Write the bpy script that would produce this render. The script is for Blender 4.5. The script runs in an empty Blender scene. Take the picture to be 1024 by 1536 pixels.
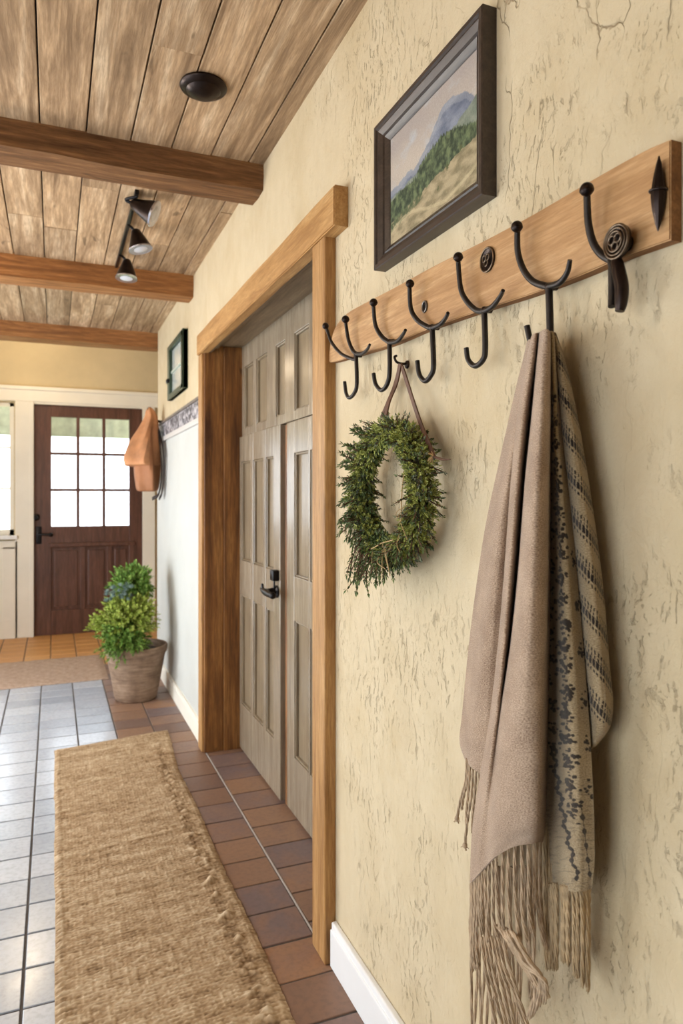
import bpy, bmesh, math, random
from mathutils import Vector, Matrix, noise
random.seed(7)
SC = bpy.context.scene
COL = SC.collection
PI = math.pi
# ---------------------------------------------------------------- camera
CH, FPX, TH, HZ = 1.25, 1050.0, math.atan(432/1050.0), 745.0
S_, C_ = math.sin(TH), math.cos(TH)
def ray(px, py):
    r = (px-512)/FPX; t = (HZ-py)/FPX
    return Vector((S_+r*C_, C_-r*S_, t))
def onX(px, py, X):
    v = ray(px, py); return v*(X/v.x)+Vector((0,0,CH))
def onY(px, py, Y):
    v = ray(px, py); return v*(Y/v.y)+Vector((0,0,CH))
def onZ(px, py, Z):
    v = ray(px, py); return v*((Z-CH)/v.z)+Vector((0,0,CH))
cam = bpy.data.cameras.new('camera'); co = bpy.data.objects.new('camera', cam); COL.objects.link(co)
co.location = (0,0,CH); co.rotation_euler = (PI/2,0,-TH)
cam.sensor_fit = 'VERTICAL'; cam.sensor_height = 36; cam.lens = FPX/1536*36
cam.shift_y = -(768-HZ)/1536; cam.clip_start = .02
cam.dof.use_dof = True; cam.dof.focus_distance = 1.35; cam.dof.aperture_fstop = 5.4
SC.camera = co
XW, ZC, YF, YE = .70, 2.443, 6.83, 5.20      # right wall, ceiling, far wall, end of right wall
XD, Y0, Y1 = .865, 1.84, 3.42                # double doors plane and opening
# ---------------------------------------------------------------- materials
def srgb(r, g, b):
    f = lambda c: (c/255/12.92 if c/255 <= .04045 else ((c/255+.055)/1.055)**2.4)
    return (f(r), f(g), f(b), 1)
class G:
    def __init__(s, name, rough=.6, color=(.5,.5,.5,1), metal=0, spec=.5):
        s.m = bpy.data.materials.new(name); s.m.use_nodes = True
        s.t = s.m.node_tree; s.b = s.t.nodes['Principled BSDF']
        s.b.inputs['Base Color'].default_value = color
        s.b.inputs['Roughness'].default_value = rough
        s.b.inputs['Metallic'].default_value = metal
        s.b.inputs['Specular IOR Level'].default_value = spec
        s.tc = s.n('ShaderNodeTexCoord'); s.geo = s.n('ShaderNodeNewGeometry')
        s.obj = s.tc.outputs['Object']; s.rnd = s.geo.outputs['Random Per Island']
    def n(s, ty, **kw):
        x = s.t.nodes.new(ty)
        for k, v in kw.items():
            if k in x.inputs: s.put(x.inputs[k], v)
            else: setattr(x, k, v)
        return x
    def put(s, sock, v):
        if isinstance(v, bpy.types.NodeSocket): s.t.links.new(v, sock)
        else: sock.default_value = v
    def mapping(s, vec, scale=(1,1,1), loc=(0,0,0)):
        m = s.n('ShaderNodeMapping'); s.put(m.inputs['Vector'], vec); s.put(m.inputs['Scale'], scale); s.put(m.inputs['Location'], loc)
        return m.outputs[0]
    def noise(s, vec, scale=5, detail=4, rough=.55, dist=0):
        x = s.n('ShaderNodeTexNoise'); s.put(x.inputs['Vector'], vec); x.inputs['Scale'].default_value = scale
        x.inputs['Detail'].default_value = detail; x.inputs['Roughness'].default_value = rough; x.inputs['Distortion'].default_value = dist
        return x.outputs['Fac']
    def ramp(s, fac, stops):
        x = s.n('ShaderNodeValToRGB'); s.put(x.inputs[0], fac); e = x.color_ramp.elements
        while len(e) < len(stops): e.new(.5)
        for i, (p, c) in enumerate(stops):
            e[i].position = p
            if not isinstance(c, (tuple, list)): c = (c, c, c, 1)
            e[i].color = c
        return x.outputs[0]
    def mix(s, fac, a, b, mode='MIX'):
        x = s.n('ShaderNodeMix', data_type='RGBA', blend_type=mode)
        s.put(x.inputs[0], fac); s.put(x.inputs[6], a); s.put(x.inputs[7], b); return x.outputs[2]
    def math(s, op, a, b=0., c=0.):
        x = s.n('ShaderNodeMath', operation=op); s.put(x.inputs[0], a); s.put(x.inputs[1], b); s.put(x.inputs[2], c); return x.outputs[0]
    def add(s, a, b):
        x = s.n('ShaderNodeVectorMath', operation='ADD'); s.put(x.inputs[0], a); s.put(x.inputs[1], b); return x.outputs[0]
    def comb(s, x, y, z):
        c = s.n('ShaderNodeCombineXYZ'); s.put(c.inputs[0], x); s.put(c.inputs[1], y); s.put(c.inputs[2], z); return c.outputs[0]
    def color(s, v): s.put(s.b.inputs['Base Color'], v); return s
    def rough(s, v): s.put(s.b.inputs['Roughness'], v); return s
    def bump(s, h, strength=.3, dist=.002):
        x = s.n('ShaderNodeBump'); s.put(x.inputs['Height'], h); x.inputs['Strength'].default_value = strength; x.inputs['Distance'].default_value = dist
        s.t.links.new(x.outputs[0], s.b.inputs['Normal']); return s

def wood(name, dark, mid, light, axis='y', rough=.6, scale=1., stain=.5, bumpd=.002, spec=.35, rndamt=.35, knots=.6):
    g = G(name, rough, spec=spec)
    off = g.comb(g.math('MULTIPLY', g.rnd, 7.3), g.math('MULTIPLY', g.rnd, 11.7), g.math('MULTIPLY', g.rnd, 5.1))
    v = g.add(g.obj, off)
    st = {'x': (1.6,22,22), 'y': (22,1.6,22), 'z': (22,22,1.6)}[axis]
    k = tuple(a*scale for a in st)
    gr = g.noise(g.mapping(v, k), 1.6, 6, .65, .6)
    fine = g.noise(g.mapping(v, tuple(a*4 for a in k)), 2.2, 4, .7)
    big = g.noise(g.mapping(v, tuple(3 if a > 5*scale else 1.2 for a in k)), 1.7, 5, .6, .5)
    c = g.ramp(gr, [(.28, dark), (.5, mid), (.74, light)])
    c = g.mix(g.math('MULTIPLY', g.ramp(fine, [(.42, 1), (.6, 0)]), .45), c, dark)
    c = g.mix(g.math('MULTIPLY', g.ramp(big, [(.52, 0), (.75, 1)]), stain), c, dark)
    kn = g.noise(g.mapping(v, {'x': (2.2,7,7), 'y': (7,2.2,7), 'z': (7,7,2.2)}[axis]), 1.9, 2, .5, 1.2)
    c = g.mix(g.math('MULTIPLY', g.ramp(kn, [(.68, 0), (.75, 1)]), knots), c, tuple(x*.35 for x in dark[:3])+(1,))
    hv = g.n('ShaderNodeHueSaturation'); g.put(hv.inputs['Color'], c)
    g.put(hv.inputs['Value'], g.math('MULTIPLY_ADD', g.rnd, rndamt, 1-rndamt/2))
    g.color(hv.outputs[0])
    return g.bump(g.math('ADD', gr, g.math('MULTIPLY', fine, .6)), .5, bumpd).m

def plain(name, col, rough=.6, metal=0, spec=.5, nscale=0, amt=.25, bumpd=0, bscale=60):
    g = G(name, rough, col, metal, spec)
    if nscale:
        c2 = tuple(x*(1-amt) for x in col[:3])+(1,)
        c3 = tuple(min(1, x*(1+amt)) for x in col[:3])+(1,)
        g.color(g.ramp(g.noise(g.obj, nscale, 5, .6), [(.3, c2), (.7, c3)]))
    if bumpd: g.bump(g.noise(g.obj, bscale, 4, .6), .6, bumpd)
    return g.m

def stucco(name, base, light, dark, crack=1.):
    g = G(name, .9, spec=.15)
    w = g.n('ShaderNodeTexNoise'); g.put(w.inputs['Vector'], g.obj); w.inputs['Scale'].default_value = 9; w.inputs['Detail'].default_value = 4
    wv = g.n('ShaderNodeVectorMath', operation='SCALE'); g.put(wv.inputs[0], w.outputs['Color']); wv.inputs['Scale'].default_value = .07
    v = g.add(g.obj, wv.outputs[0])
    big = g.noise(g.obj, 2.3, 5, .6, .4)
    c = g.ramp(big, [(.3, base), (.55, light), (.75, base)])
    c = g.mix(g.math('MULTIPLY', g.noise(g.mapping(g.obj, (6,6,2)), 3, 5, .7), .3), c, dark)
    # long fine vertical cracks
    vo = g.n('ShaderNodeTexVoronoi', feature='DISTANCE_TO_EDGE'); g.put(vo.inputs['Vector'], g.mapping(v, (15,15,3.2))); vo.inputs['Scale'].default_value = 1.
    cr = g.ramp(vo.outputs['Distance'], [(.0, 1), (.013, 0)])
    ms = g.ramp(g.noise(g.mapping(g.obj, (4,4,3), (3,1,2)), 1.7, 3, .6), [(.50, 0), (.58, 1)])
    sp = g.n('ShaderNodeSeparateXYZ'); g.put(sp.inputs[0], g.obj)
    zm_ = g.ramp(g.math('MULTIPLY_ADD', sp.outputs[2], 1., -1.0), [(.6, .12), (.8, 1)])
    ym_ = g.ramp(g.math('MULTIPLY', sp.outputs[1], .4), [(.40, 1), (.60, .06)])
    cr = g.math('MULTIPLY', g.math('MULTIPLY', g.math('MULTIPLY', cr, ms), zm_), ym_)
    # short scraped pits
    pv = g.noise(g.mapping(v, (70,70,22)), 1.3, 5, .75)
    pm = g.ramp(g.noise(g.mapping(g.obj, (3,3,2.2), (7,3,0)), 1.8, 3, .6), [(.42, 0), (.60, 1)])
    pit = g.math('MULTIPLY', g.math('MULTIPLY', g.ramp(pv, [(.34, 1), (.44, 0)]), pm), g.ramp(g.math('MULTIPLY', sp.outputs[1], .4), [(.62, 1), (.9, .1)]))
    c = g.mix(g.math('MULTIPLY', cr, .6), c, dark)
    c = g.mix(g.math('MULTIPLY', pit, .16), c, dark)
    g.color(c)
    tr = g.noise(g.mapping(v, (10,10,6)), 1.5, 6, .6)
    fi = g.noise(g.obj, 130, 4, .7)
    h = g.math('ADD', g.math('MULTIPLY', tr, 1.5), g.math('MULTIPLY', fi, .22))
    h = g.math('SUBTRACT', h, g.math('MULTIPLY', cr, .7))
    h = g.math('SUBTRACT', h, g.math('MULTIPLY', pit, .55))
    return g.bump(h, .8, .005).m

def tile(name, cols, rough=(.2,.45), spec=.55):
    g = G(name, .3, spec=spec)
    off = g.comb(g.math('MULTIPLY', g.rnd, 9.), g.math('MULTIPLY', g.rnd, 4.), 0.)
    v = g.add(g.obj, off)
    n1 = g.noise(v, 9, 6, .65, .3); n2 = g.noise(v, 60, 4, .6)
    c = g.ramp(g.math('ADD', g.math('MULTIPLY', g.rnd, .72), g.math('MULTIPLY', n1, .32)), [(.1+.8*i/(len(cols)-1), k) for i, k in enumerate(cols)])
    c = g.mix(g.math('MULTIPLY', g.ramp(n2, [(.35, 1), (.55, 0)]), .22), c, tuple(x*.5 for x in cols[0][:3])+(1,))
    g.color(c)
    g.rough(g.math('MULTIPLY_ADD', n1, rough[1]-rough[0]+.15, rough[0]))
    return g.bump(g.math('ADD', g.noise(v, 40, 3, .6), g.math('MULTIPLY', n2, .25)), .25, .0007).m

M = {}
M['wall'] = stucco('cream_stucco', srgb(197,178,143), srgb(209,193,162), srgb(150,128,98))
M['wall_far'] = plain('tan_plaster', srgb(200,182,146), .9, nscale=3, amt=.08, bumpd=.001)
M['white'] = plain('cream_paint', srgb(232,226,212), .45, nscale=4, amt=.04, bumpd=.0006, bscale=14)
M['skirt'] = plain('white_paint', srgb(232,232,232), .35, nscale=4, amt=.03)
M['ceil'] = wood('reclaimed_planks', srgb(112,88,64), srgb(184,154,120), srgb(226,202,170), 'y', .75, .6, .42, .0035, .25, .36)
M['beam'] = wood('hewn_beam', srgb(74,48,26), srgb(126,88,54), srgb(170,126,84), 'x', .75, .8, .8, .007, .25, .1)
M['beam2'] = wood('warm_beam', srgb(104,66,34), srgb(158,106,60), srgb(186,134,86), 'x', .6, .8, .4, .004, .3, .1)
M['casing'] = wood('honey_casing', srgb(126,86,46), srgb(174,130,78), srgb(196,156,104), 'z', .55, 1., .3, .0025, .35, .12, .3)
M['casing_h'] = wood('honey_lintel', srgb(140,98,54), srgb(184,140,86), srgb(204,164,110), 'y', .55, 1., .3, .002, .35, .12, .3)
M['jamb'] = wood('knotty_jamb', srgb(70,40,18), srgb(134,88,44), srgb(168,120,66), 'z', .5, .6, .6, .002, .35, .15)
M['door'] = wood('grey_taupe_door', srgb(116,102,84), srgb(146,132,112), srgb(164,150,130), 'z', .24, 1., .2, .0002, .7, .05, 0.)
M['doorpan'] = wood('grey_taupe_panel', srgb(108,92,72), srgb(138,122,98), srgb(156,140,116), 'z', .28, 1., .2, .0002, .7, .12, 0.)
M['front'] = wood('mahogany_door', srgb(62,38,28), srgb(100,64,50), srgb(120,82,66), 'z', .38, .8, .4, .001, .5, .1, .1)
M['board'] = wood('oak_board', srgb(148,106,64), srgb(184,142,96), srgb(208,170,124), 'y', .5, 1.1, .25, .0012, .35, .05, .12)
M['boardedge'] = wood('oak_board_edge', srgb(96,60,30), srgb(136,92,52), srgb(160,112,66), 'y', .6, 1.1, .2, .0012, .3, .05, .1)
M['iron'] = plain('forged_iron', srgb(52,47,44), .42, .75, .5, 40, .3, .0008, 160)
M['iron2'] = plain('blackened_bronze', srgb(44,34,30), .32, .8, .5, 30, .3, .0006, 120)
M['black'] = plain('black_metal', srgb(24,22,24), .35, .6)
M['frame'] = wood('dark_walnut_frame', srgb(34,24,18), srgb(58,45,36), srgb(76,60,50), 'y', .38, 1., .2, .0006, .5, .05, 0.)
M['leather'] = plain('brown_leather_strap', srgb(92,58,38), .55, nscale=30, amt=.3, bumpd=.0008, bscale=150)
M['tan'] = plain('tan_suede', srgb(184,128,86), .75, nscale=9, amt=.28, bumpd=.002, bscale=30)
M['tan2'] = plain('tan_suede_shade', srgb(160,106,68), .7, nscale=7, amt=.2, bumpd=.002, bscale=30)
M['darkstrap'] = plain('charcoal_strap', srgb(48,40,36), .7)
M['green'] = plain('dark_green_paint', srgb(38,58,42), .45)
M['grout'] = plain('dark_grout', srgb(84,78,74), .85, nscale=60, amt=.2)
M['tgrey'] = tile('blue_grey_tile', [srgb(160,168,180), srgb(178,186,198), srgb(196,202,212), srgb(170,177,189)], (.08,.18), 1.)
M['tbrown'] = tile('russet_slate_tile', [srgb(104,84,78), srgb(128,98,80), srgb(146,112,88), srgb(116,98,96), srgb(158,116,82)], (.28,.5))
M['torange'] = tile('amber_tile', [srgb(196,140,82), srgb(214,160,98), srgb(204,150,92)], (.3,.5))
M['pot'] = None
g = G('weathered_terracotta', .85, spec=.2)
band = g.noise(g.mapping(g.obj, (3,3,30)), 2, 5, .7, .6)
g.color(g.ramp(g.math('ADD', g.math('MULTIPLY', band, .55), g.math('MULTIPLY', g.noise(g.obj, 9, 5, .7), .45)), [(.3, srgb(84,66,54)), (.5, srgb(136,112,92)), (.7, srgb(172,148,126))]))
M['pot'] = g.bump(band, .6, .006).m
M['soil'] = plain('dark_soil', srgb(52,38,26), .95, nscale=50, amt=.4, bumpd=.006, bscale=60)
def leafm(name, a, b, c):
    g = G(name, .6, spec=.3)
    g.color(g.ramp(g.rnd, [(0, a), (.5, b), (1, c)]))
    g.b.inputs['Subsurface Weight'].default_value = 0
    return g.m
M['moss'] = leafm('moss_green_leaf', srgb(104,112,48), srgb(154,160,76), srgb(194,196,116))
M['dleaf'] = leafm('dark_green_leaf', srgb(52,66,38), srgb(84,102,58), srgb(116,130,76))
M['sage'] = leafm('sage_leaf', srgb(70,78,62), srgb(100,108,86), srgb(126,134,104))
M['fern'] = leafm('fern_green_leaf', srgb(74,112,44), srgb(112,150,62), srgb(150,178,88))
M['lime'] = leafm('lime_green_leaf', srgb(120,142,48), srgb(160,178,74), srgb(190,200,108))
M['blue'] = leafm('blue_grey_leaf', srgb(112,138,136), srgb(142,164,160), srgb(170,188,180))
M['twig'] = plain('brown_twig', srgb(96,66,46), .8, nscale=40, amt=.4, bumpd=.001, bscale=120)
M['straw'] = plain('dry_straw', srgb(176,146,98), .8)
# glass: fixed mix of clear and glossy
gm = bpy.data.materials.new('window_glass'); gm.use_nodes = True; nt = gm.node_tree; nt.nodes.clear()
o_ = nt.nodes.new('ShaderNodeOutputMaterial'); mx = nt.nodes.new('ShaderNodeMixShader'); t_ = nt.nodes.new('ShaderNodeBsdfTransparent'); gl = nt.nodes.new('ShaderNodeBsdfGlossy')
gl.inputs['Roughness'].default_value = .02; mx.inputs[0].default_value = .06
nt.links.new(t_.outputs[0], mx.inputs[1]); nt.links.new(gl.outputs[0], mx.inputs[2]); nt.links.new(mx.outputs[0], o_.inputs[0]); M['glass'] = gm
# knit cloth
def cloth(name, base, light, attr=None, dark=None, wv=700.):
    g = G(name, .95, spec=.1)
    uv = g.tc.outputs['UV']
    n = g.noise(g.mapping(uv, (wv*.5, wv, 1)), 1., 3, .7)
    n2 = g.noise(uv, 14, 4, .6)
    n3 = g.noise(g.mapping(uv, (40, 420, 1)), 1., 3, .6)
    c = g.ramp(g.math('ADD', g.math('MULTIPLY', n, .8), g.math('MULTIPLY', n2, .2)), [(.38, base), (.62, light)])
    c = g.mix(g.math('MULTIPLY', n3, .3), c, base)
    if attr:
        a = g.n('ShaderNodeAttribute', attribute_name=attr)
        c = g.mix(a.outputs['Fac'], c, dark)
    g.color(c)
    g.b.inputs['Sheen Weight'].default_value = .25
    return g.bump(g.math('ADD', n, g.math('MULTIPLY', n3, .5)), .8, .0016).m
M['plainknit'] = cloth('blush_beige_knit', srgb(116,90,70), srgb(212,186,160))
M['pattknit'] = cloth('oatmeal_knit', srgb(124,104,76), srgb(182,162,128), 'dye', srgb(36,29,25))
M['cord'] = plain('beige_fringe_cord', srgb(176,152,124), .95, nscale=60, amt=.28, bumpd=.0015, bscale=300)
M['cord2'] = plain('olive_beige_fringe_cord', srgb(168,144,110), .95, nscale=60, amt=.28, bumpd=.0015, bscale=300)
g = G('jute_weave', 1., spec=.05)
a = g.n('ShaderNodeAttribute', attribute_name='tone')
c = g.ramp(a.outputs['Fac'], [(0, srgb(112,88,64)), (.5, srgb(178,152,120)), (1, srgb(220,200,170))])
fn = g.noise(g.mapping(g.obj, (140,260,100)), 1., 4, .7)
c = g.mix(g.math('MULTIPLY', fn, .35), c, srgb(128,102,74))
g.color(c); M['jute'] = g.bump(fn, .8, .003).m
g = G('pink_grey_mat', 1., spec=.05)
g.color(g.ramp(g.noise(g.mapping(g.obj, (30,60,10)), 1.2, 5, .7), [(.3, srgb(150,124,106)), (.7, srgb(196,174,156))]))
M['mat'] = g.bump(g.noise(g.mapping(g.obj, (30,60,10)), 1.2, 5, .7), .8, .006).m
# ---------------------------------------------------------------- mesh building
class MB:
    def __init__(s): s.v = []; s.f = []; s.mi = []; s.uv = None; s.at = {}; s.nb = 0
    def face(s, idx, mi=0): s.f.append(idx); s.mi.append(mi)
    def box(s, x0, x1, y0, y1, z0, z1, b=0, mi=0):
        if b <= 0:
            o = len(s.v)
            s.v += [Vector(p) for p in ((x0,y0,z0),(x1,y0,z0),(x1,y1,z0),(x0,y1,z0),(x0,y0,z1),(x1,y0,z1),(x1,y1,z1),(x0,y1,z1))]
            for q in ((3,2,1,0),(4,5,6,7),(0,1,5,4),(1,2,6,5),(2,3,7,6),(3,0,4,7)): s.face([o+i for i in q], mi)
            s.nb += 8; return s
        bm = bmesh.new(); bmesh.ops.create_cube(bm, size=1)
        for v in bm.verts: v.co = Vector(((x0+x1)/2+v.co.x*(x1-x0), (y0+y1)/2+v.co.y*(y1-y0), (z0+z1)/2+v.co.z*(z1-z0)))
        bmesh.ops.bevel(bm, geom=bm.edges[:], offset=b, segments=2, affect='EDGES', profile=.5)
        s.nb += len(bm.verts); s.bm(bm, mi=mi); return s
    def bm(s, bm, mat=None, mi=0):
        o = len(s.v); bm.verts.index_update()
        s.v += [(mat @ v.co if mat else v.co.copy()) for v in bm.verts]
        for f in bm.faces: s.face([o+v.index for v in f.verts], mi)
        bm.free()
    def tube(s, pts, rad, n=8, cap=True, mi=0, sq=None):
        pts = [Vector(p) for p in pts]; o = len(s.v); m = len(pts)
        if not isinstance(rad, (list, tuple)): rad = [rad]*m
        t0 = (pts[1]-pts[0]).normalized(); ref = Vector((0,0,1)) if abs(t0.z) < .9 else Vector((1,0,0))
        nrm = (ref - t0*ref.dot(t0)).normalized()
        for i, p in enumerate(pts):
            a = pts[max(0, i-1)]; b = pts[min(m-1, i+1)]; t = (b-a)
            t = t.normalized() if t.length > 1e-9 else t0
            nrm = (nrm - t*nrm.dot(t))
            nrm = nrm.normalized() if nrm.length > 1e-6 else t.orthogonal().normalized()
            bn = t.cross(nrm)
            for k in range(n):
                an = 2*PI*k/n
                s.v.append(p + (nrm*math.cos(an)*(sq or 1) + bn*math.sin(an))*rad[i])
        for i in range(m-1):
            for k in range(n):
                s.face([o+i*n+k, o+i*n+(k+1)%n, o+(i+1)*n+(k+1)%n, o+(i+1)*n+k], mi)
        if cap:
            s.face([o+k for k in range(n)][::-1], mi); s.face([o+(m-1)*n+k for k in range(n)], mi)
        return s
    def lathe(s, prof, origin=(0,0,0), axis=(0,0,1), n=32, sx=1, mi=0, wob=0):
        ax = Vector(axis).normalized(); u = ax.orthogonal().normalized(); w = ax.cross(u); o = len(s.v); og = Vector(origin)
        for (r, h) in prof:
            for k in range(n):
                a = 2*PI*k/n; rr = r*(1+wob*noise.noise(Vector((math.cos(a)*1.5, math.sin(a)*1.5, h*8))))
                s.v.append(og+ax*h+(u*math.cos(a)*sx+w*math.sin(a))*rr)
        for i in range(len(prof)-1):
            for k in range(n): s.face([o+i*n+k, o+i*n+(k+1)%n, o+(i+1)*n+(k+1)%n, o+(i+1)*n+k], mi)
        s.face([o+k for k in range(n)][::-1], mi); s.face([o+(len(prof)-1)*n+k for k in range(n)], mi)
        return s
    def sphere(s, c, r, n=16, sc=(1,1,1), mi=0):
        bm = bmesh.new(); bmesh.ops.create_uvsphere(bm, u_segments=n, v_segments=max(6, n//2+2), radius=1)
        mt = Matrix.Translation(Vector(c)) @ Matrix.Diagonal((r*sc[0], r*sc[1], r*sc[2], 1)); s.bm(bm, mt, mi); return s
    def prism(s, poly, x0, x1, mi=0, edge_mi=None, bev=0):
        """poly: list of (y,z); extruded along x"""
        bm = bmesh.new(); vs = [bm.verts.new((x0, y, z)) for y, z in poly]; f = bm.faces.new(vs)
        r = bmesh.ops.extrude_face_region(bm, geom=[f]); nv = [e for e in r['geom'] if isinstance(e, bmesh.types.BMVert)]
        for v in nv: v.co.x = x1
        bmesh.ops.recalc_face_normals(bm, faces=bm.faces[:])
        if bev: bmesh.ops.bevel(bm, geom=[e for e in bm.edges if abs(e.verts[0].co.x-e.verts[1].co.x) < 1e-6], offset=bev, segments=2, affect='EDGES')
        o = len(s.v); bm.verts.index_update(); s.v += [v.co.copy() for v in bm.verts]
        for f in bm.faces: s.face([o+v.index for v in f.verts], (edge_mi if edge_mi is not None and abs(f.normal.x) < .3 else mi))
        bm.free(); return s
    def leaf(s, p, d, up, L, w, fold=.3):
        side = d.cross(up)
        if side.length < 1e-5: side = d.orthogonal()
        side.normalize(); nn = side.cross(d).normalized(); o = len(s.v)
        s.v += [p, p+d*L*.45+side*w+nn*w*fold, p+d*L-nn*L*.12, p+d*L*.45-side*w+nn*w*fold, p+d*L*.5]
        s.face([o, o+4, o+1]); s.face([o+4, o+2, o+1]); s.face([o, o+3, o+4]); s.face([o+3, o+2, o+4])
    def build(s, name, mat, parent=None, smooth=True, loc=None, auto=None):
        me = bpy.data.meshes.new(name)
        if s.nb == len(s.v): smooth = False      # boxes keep flat faces
        if loc is None: loc = parent['_w'] if parent is not None else (0,0,0)
        L = Vector(loc)
        me.from_pydata([tuple(v-L) for v in s.v], [], s.f)
        mats = mat if isinstance(mat, (list, tuple)) else [mat]
        for m in mats: me.materials.append(m)
        me.polygons.foreach_set('material_index', s.mi)
        if smooth: me.polygons.foreach_set('use_smooth', [True]*len(s.f))
        if s.uv:
            ul = me.uv_layers.new(name='UVMap')
            for lp in me.loops: ul.data[lp.index].uv = s.uv[lp.vertex_index]
        for k, vals in s.at.items():
            at = me.attributes.new(k, 'FLOAT', 'POINT'); at.data.foreach_set('value', vals)
        me.update()
        bm = bmesh.new(); bm.from_mesh(me)
        if not s.uv and not s.at: bmesh.ops.recalc_face_normals(bm, faces=bm.faces[:])
        if smooth:
            for e in bm.edges:
                if len(e.link_faces) == 2 and e.calc_face_angle(0) > math.radians(auto or 38): e.smooth = False
        bm.to_mesh(me); bm.free()
        o = bpy.data.objects.new(name, me); COL.objects.link(o)
        if parent is not None: o.parent = parent; o['_w'] = tuple(L)
        else: o.location = L; o['_w'] = tuple(L)
        return o
def thing(name, label, cat, loc, group=None):
    o = bpy.data.objects.new(name, None); COL.objects.link(o); o.location = loc; o.empty_display_size = .05
    o['_w'] = tuple(loc); o['label'] = label; o['category'] = cat
    if group: o['group'] = group
    return o
def tag(o, label=None, cat=None, group=None, kind=None):
    if label: o['label'] = label
    if cat: o['category'] = cat
    if group: o['group'] = group
    if kind: o['kind'] = kind
    return o
def struct(o, label=None): o['kind'] = 'structure'; (label and o.__setitem__('label', label)); return o
def cat(pts, k=8):
    """Catmull-Rom through points"""
    P = [Vector(p) for p in pts]; P = [P[0]*2-P[1]]+P+[P[-1]*2-P[-2]]; out = []
    for i in range(1, len(P)-2):
        for j in range(k):
            t = j/k; a, b, c, d = P[i-1], P[i], P[i+1], P[i+2]
            out.append(.5*((2*b)+(c-a)*t+(2*a-5*b+4*c-d)*t*t+(3*b-a-3*c+d)*t**3))
    out.append(P[-2]); return out
R = random.uniform

# ================================================================ SETTING
# floor: grout bed plus individual tiles
fl = MB()
fl.box(-1.75, 1.85, -1.7, 6.95, -.06, -.0035, mi=0)
TX, TY = .19, .158
def tilebox(x0, x1, y0, y1, mi):
    g_ = .0035; dz = R(-.0006, .0006)
    fl.box(x0+g_, x1-g_, y0+g_, y1-g_, -.02, dz, .0022, mi)
xs = [.688-TX*i for i in range(13)]
ny = int(6.95/TY)
for i in range(12):
    xa, xb = xs[i+1], xs[i]
    for j in range(-10, 36):
        y = j*TY-.02
        if y > 5.5: continue
        tilebox(xa, xb, y, y+TY, 2 if i < 2 else 1)
for j in range(int(1.7/TY), int(3.5/TY)+1):       # recess in front of the double doors
    y = j*TY+.045
    if Y0-.1 < y < Y1+.02: tilebox(.691, .895, y, y+TY, 2)
for i in range(-9, 10):
    for j in range(9):
        tilebox(i*.19-.02, i*.19+.17, 5.505+j*.16, 5.665+j*.16, 3)
fl.box(.6872, .6915, Y0-.1, YE, -.01, .0012, 0, 4)
struct(fl.build('floor', [M['grout'], M['tgrey'], M['tbrown'], M['torange'], plain('pale_grout', srgb(176,166,158), .7)]))

# plank ceiling of the hall
cl = MB()
cl.box(-1.75, .98, -1.7, 5.42, ZC+.03, ZC+.08, mi=1)
edges = [.70+.012]
xj = [.645,.51,.375,.24,.10,-.04]
while xj[-1] > -1.6: xj.append(xj[-1]-.14)
e0 = .72
for x in xj:
    y = -1.6
    yb = [-1.6, R(.2,1.2), R(2.6,3.4), 5.4]
    if x == .24: yb = [-1.6, 1.9, 4.6, 5.4]
    for a, b in zip(yb, yb[1:]):
        cl.box(x+.0022, e0-.0022, a+.001, b-.001, ZC+R(0,.003), ZC+.028, .002, 0)
    e0 = x
struct(cl.build('ceiling', [M['ceil'], M['black']]))
struct(MB().box(-1.75, 1.95, 5.4, 6.95, 2.86, 2.92).box(-1.75, 1.95, 5.36, 5.42, ZC, 2.92).build('ceiling_foyer', M['wall_far'], smooth=False))

# right wall with the door opening
w = MB()
XB = 1.00
w.box(XW, XB, -1.7, Y0, -.01, ZC+.06)
w.box(XW, XB, Y1, YE, -.01, ZC+.06, .008)
w.box(XW, XB, Y0, Y1, 2.025, ZC+.06)
w.box(XD+.05, XB, Y0, Y1, -.01, 2.03)
struct(w.build('wall_right', M['wall']))
struct(MB().box(XB-.02, 1.95, YE-.12, YE-.005, -.01, 2.9).box(1.85, 1.95, YE-.1, 6.95, -.01, 2.9).build('wall_foyer', M['wall_far'], smooth=False))
# left wall with two tall windows outside the frame
LW = [(-.6, 1.0), (1.7, 3.1), (3.7, 5.0)]
w = MB(); ya = -1.7
for a, b in LW:
    w.box(-1.75, -1.6, ya, a, -.01, 2.9); w.box(-1.75, -1.6, a, b, -.01, .12); w.box(-1.75, -1.6, a, b, 1.9, 2.9); ya = b
w.box(-1.75, -1.6, ya, 6.95, -.01, 2.9)
struct(w.build('wall_left', M['wall'], smooth=False))
struct(MB().box(-1.75, 1.0, -1.8, -1.7, -.01, 2.6).build('wall_back', M['wall'], smooth=False))

# far wall: door opening, window opening
dl = onY(50, 745, YF).x; dr = onY(214, 745, YF).x; zt = onY(52, 604, YF).z
wl = -1.45; wr = onY(21, 745, YF).x; wz0 = onY(10, 803, YF).z; wz1 = onY(10, 604, YF).z
w = MB()
w.box(-1.75, wl, YF, YF+.12, -.01, 2.9); w.box(wl, wr, YF, YF+.12, -.01, wz0); w.box(wl, wr, YF, YF+.12, wz1, 2.9)
w.box(wr, dl, YF, YF+.12, -.01, 2.9); w.box(dl, dr, YF, YF+.12, zt, 2.9); w.box(dr, 1.95, YF, YF+.12, -.01, 2.9)
struct(w.build('wall_far', M['wall_far'], smooth=False))
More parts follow.
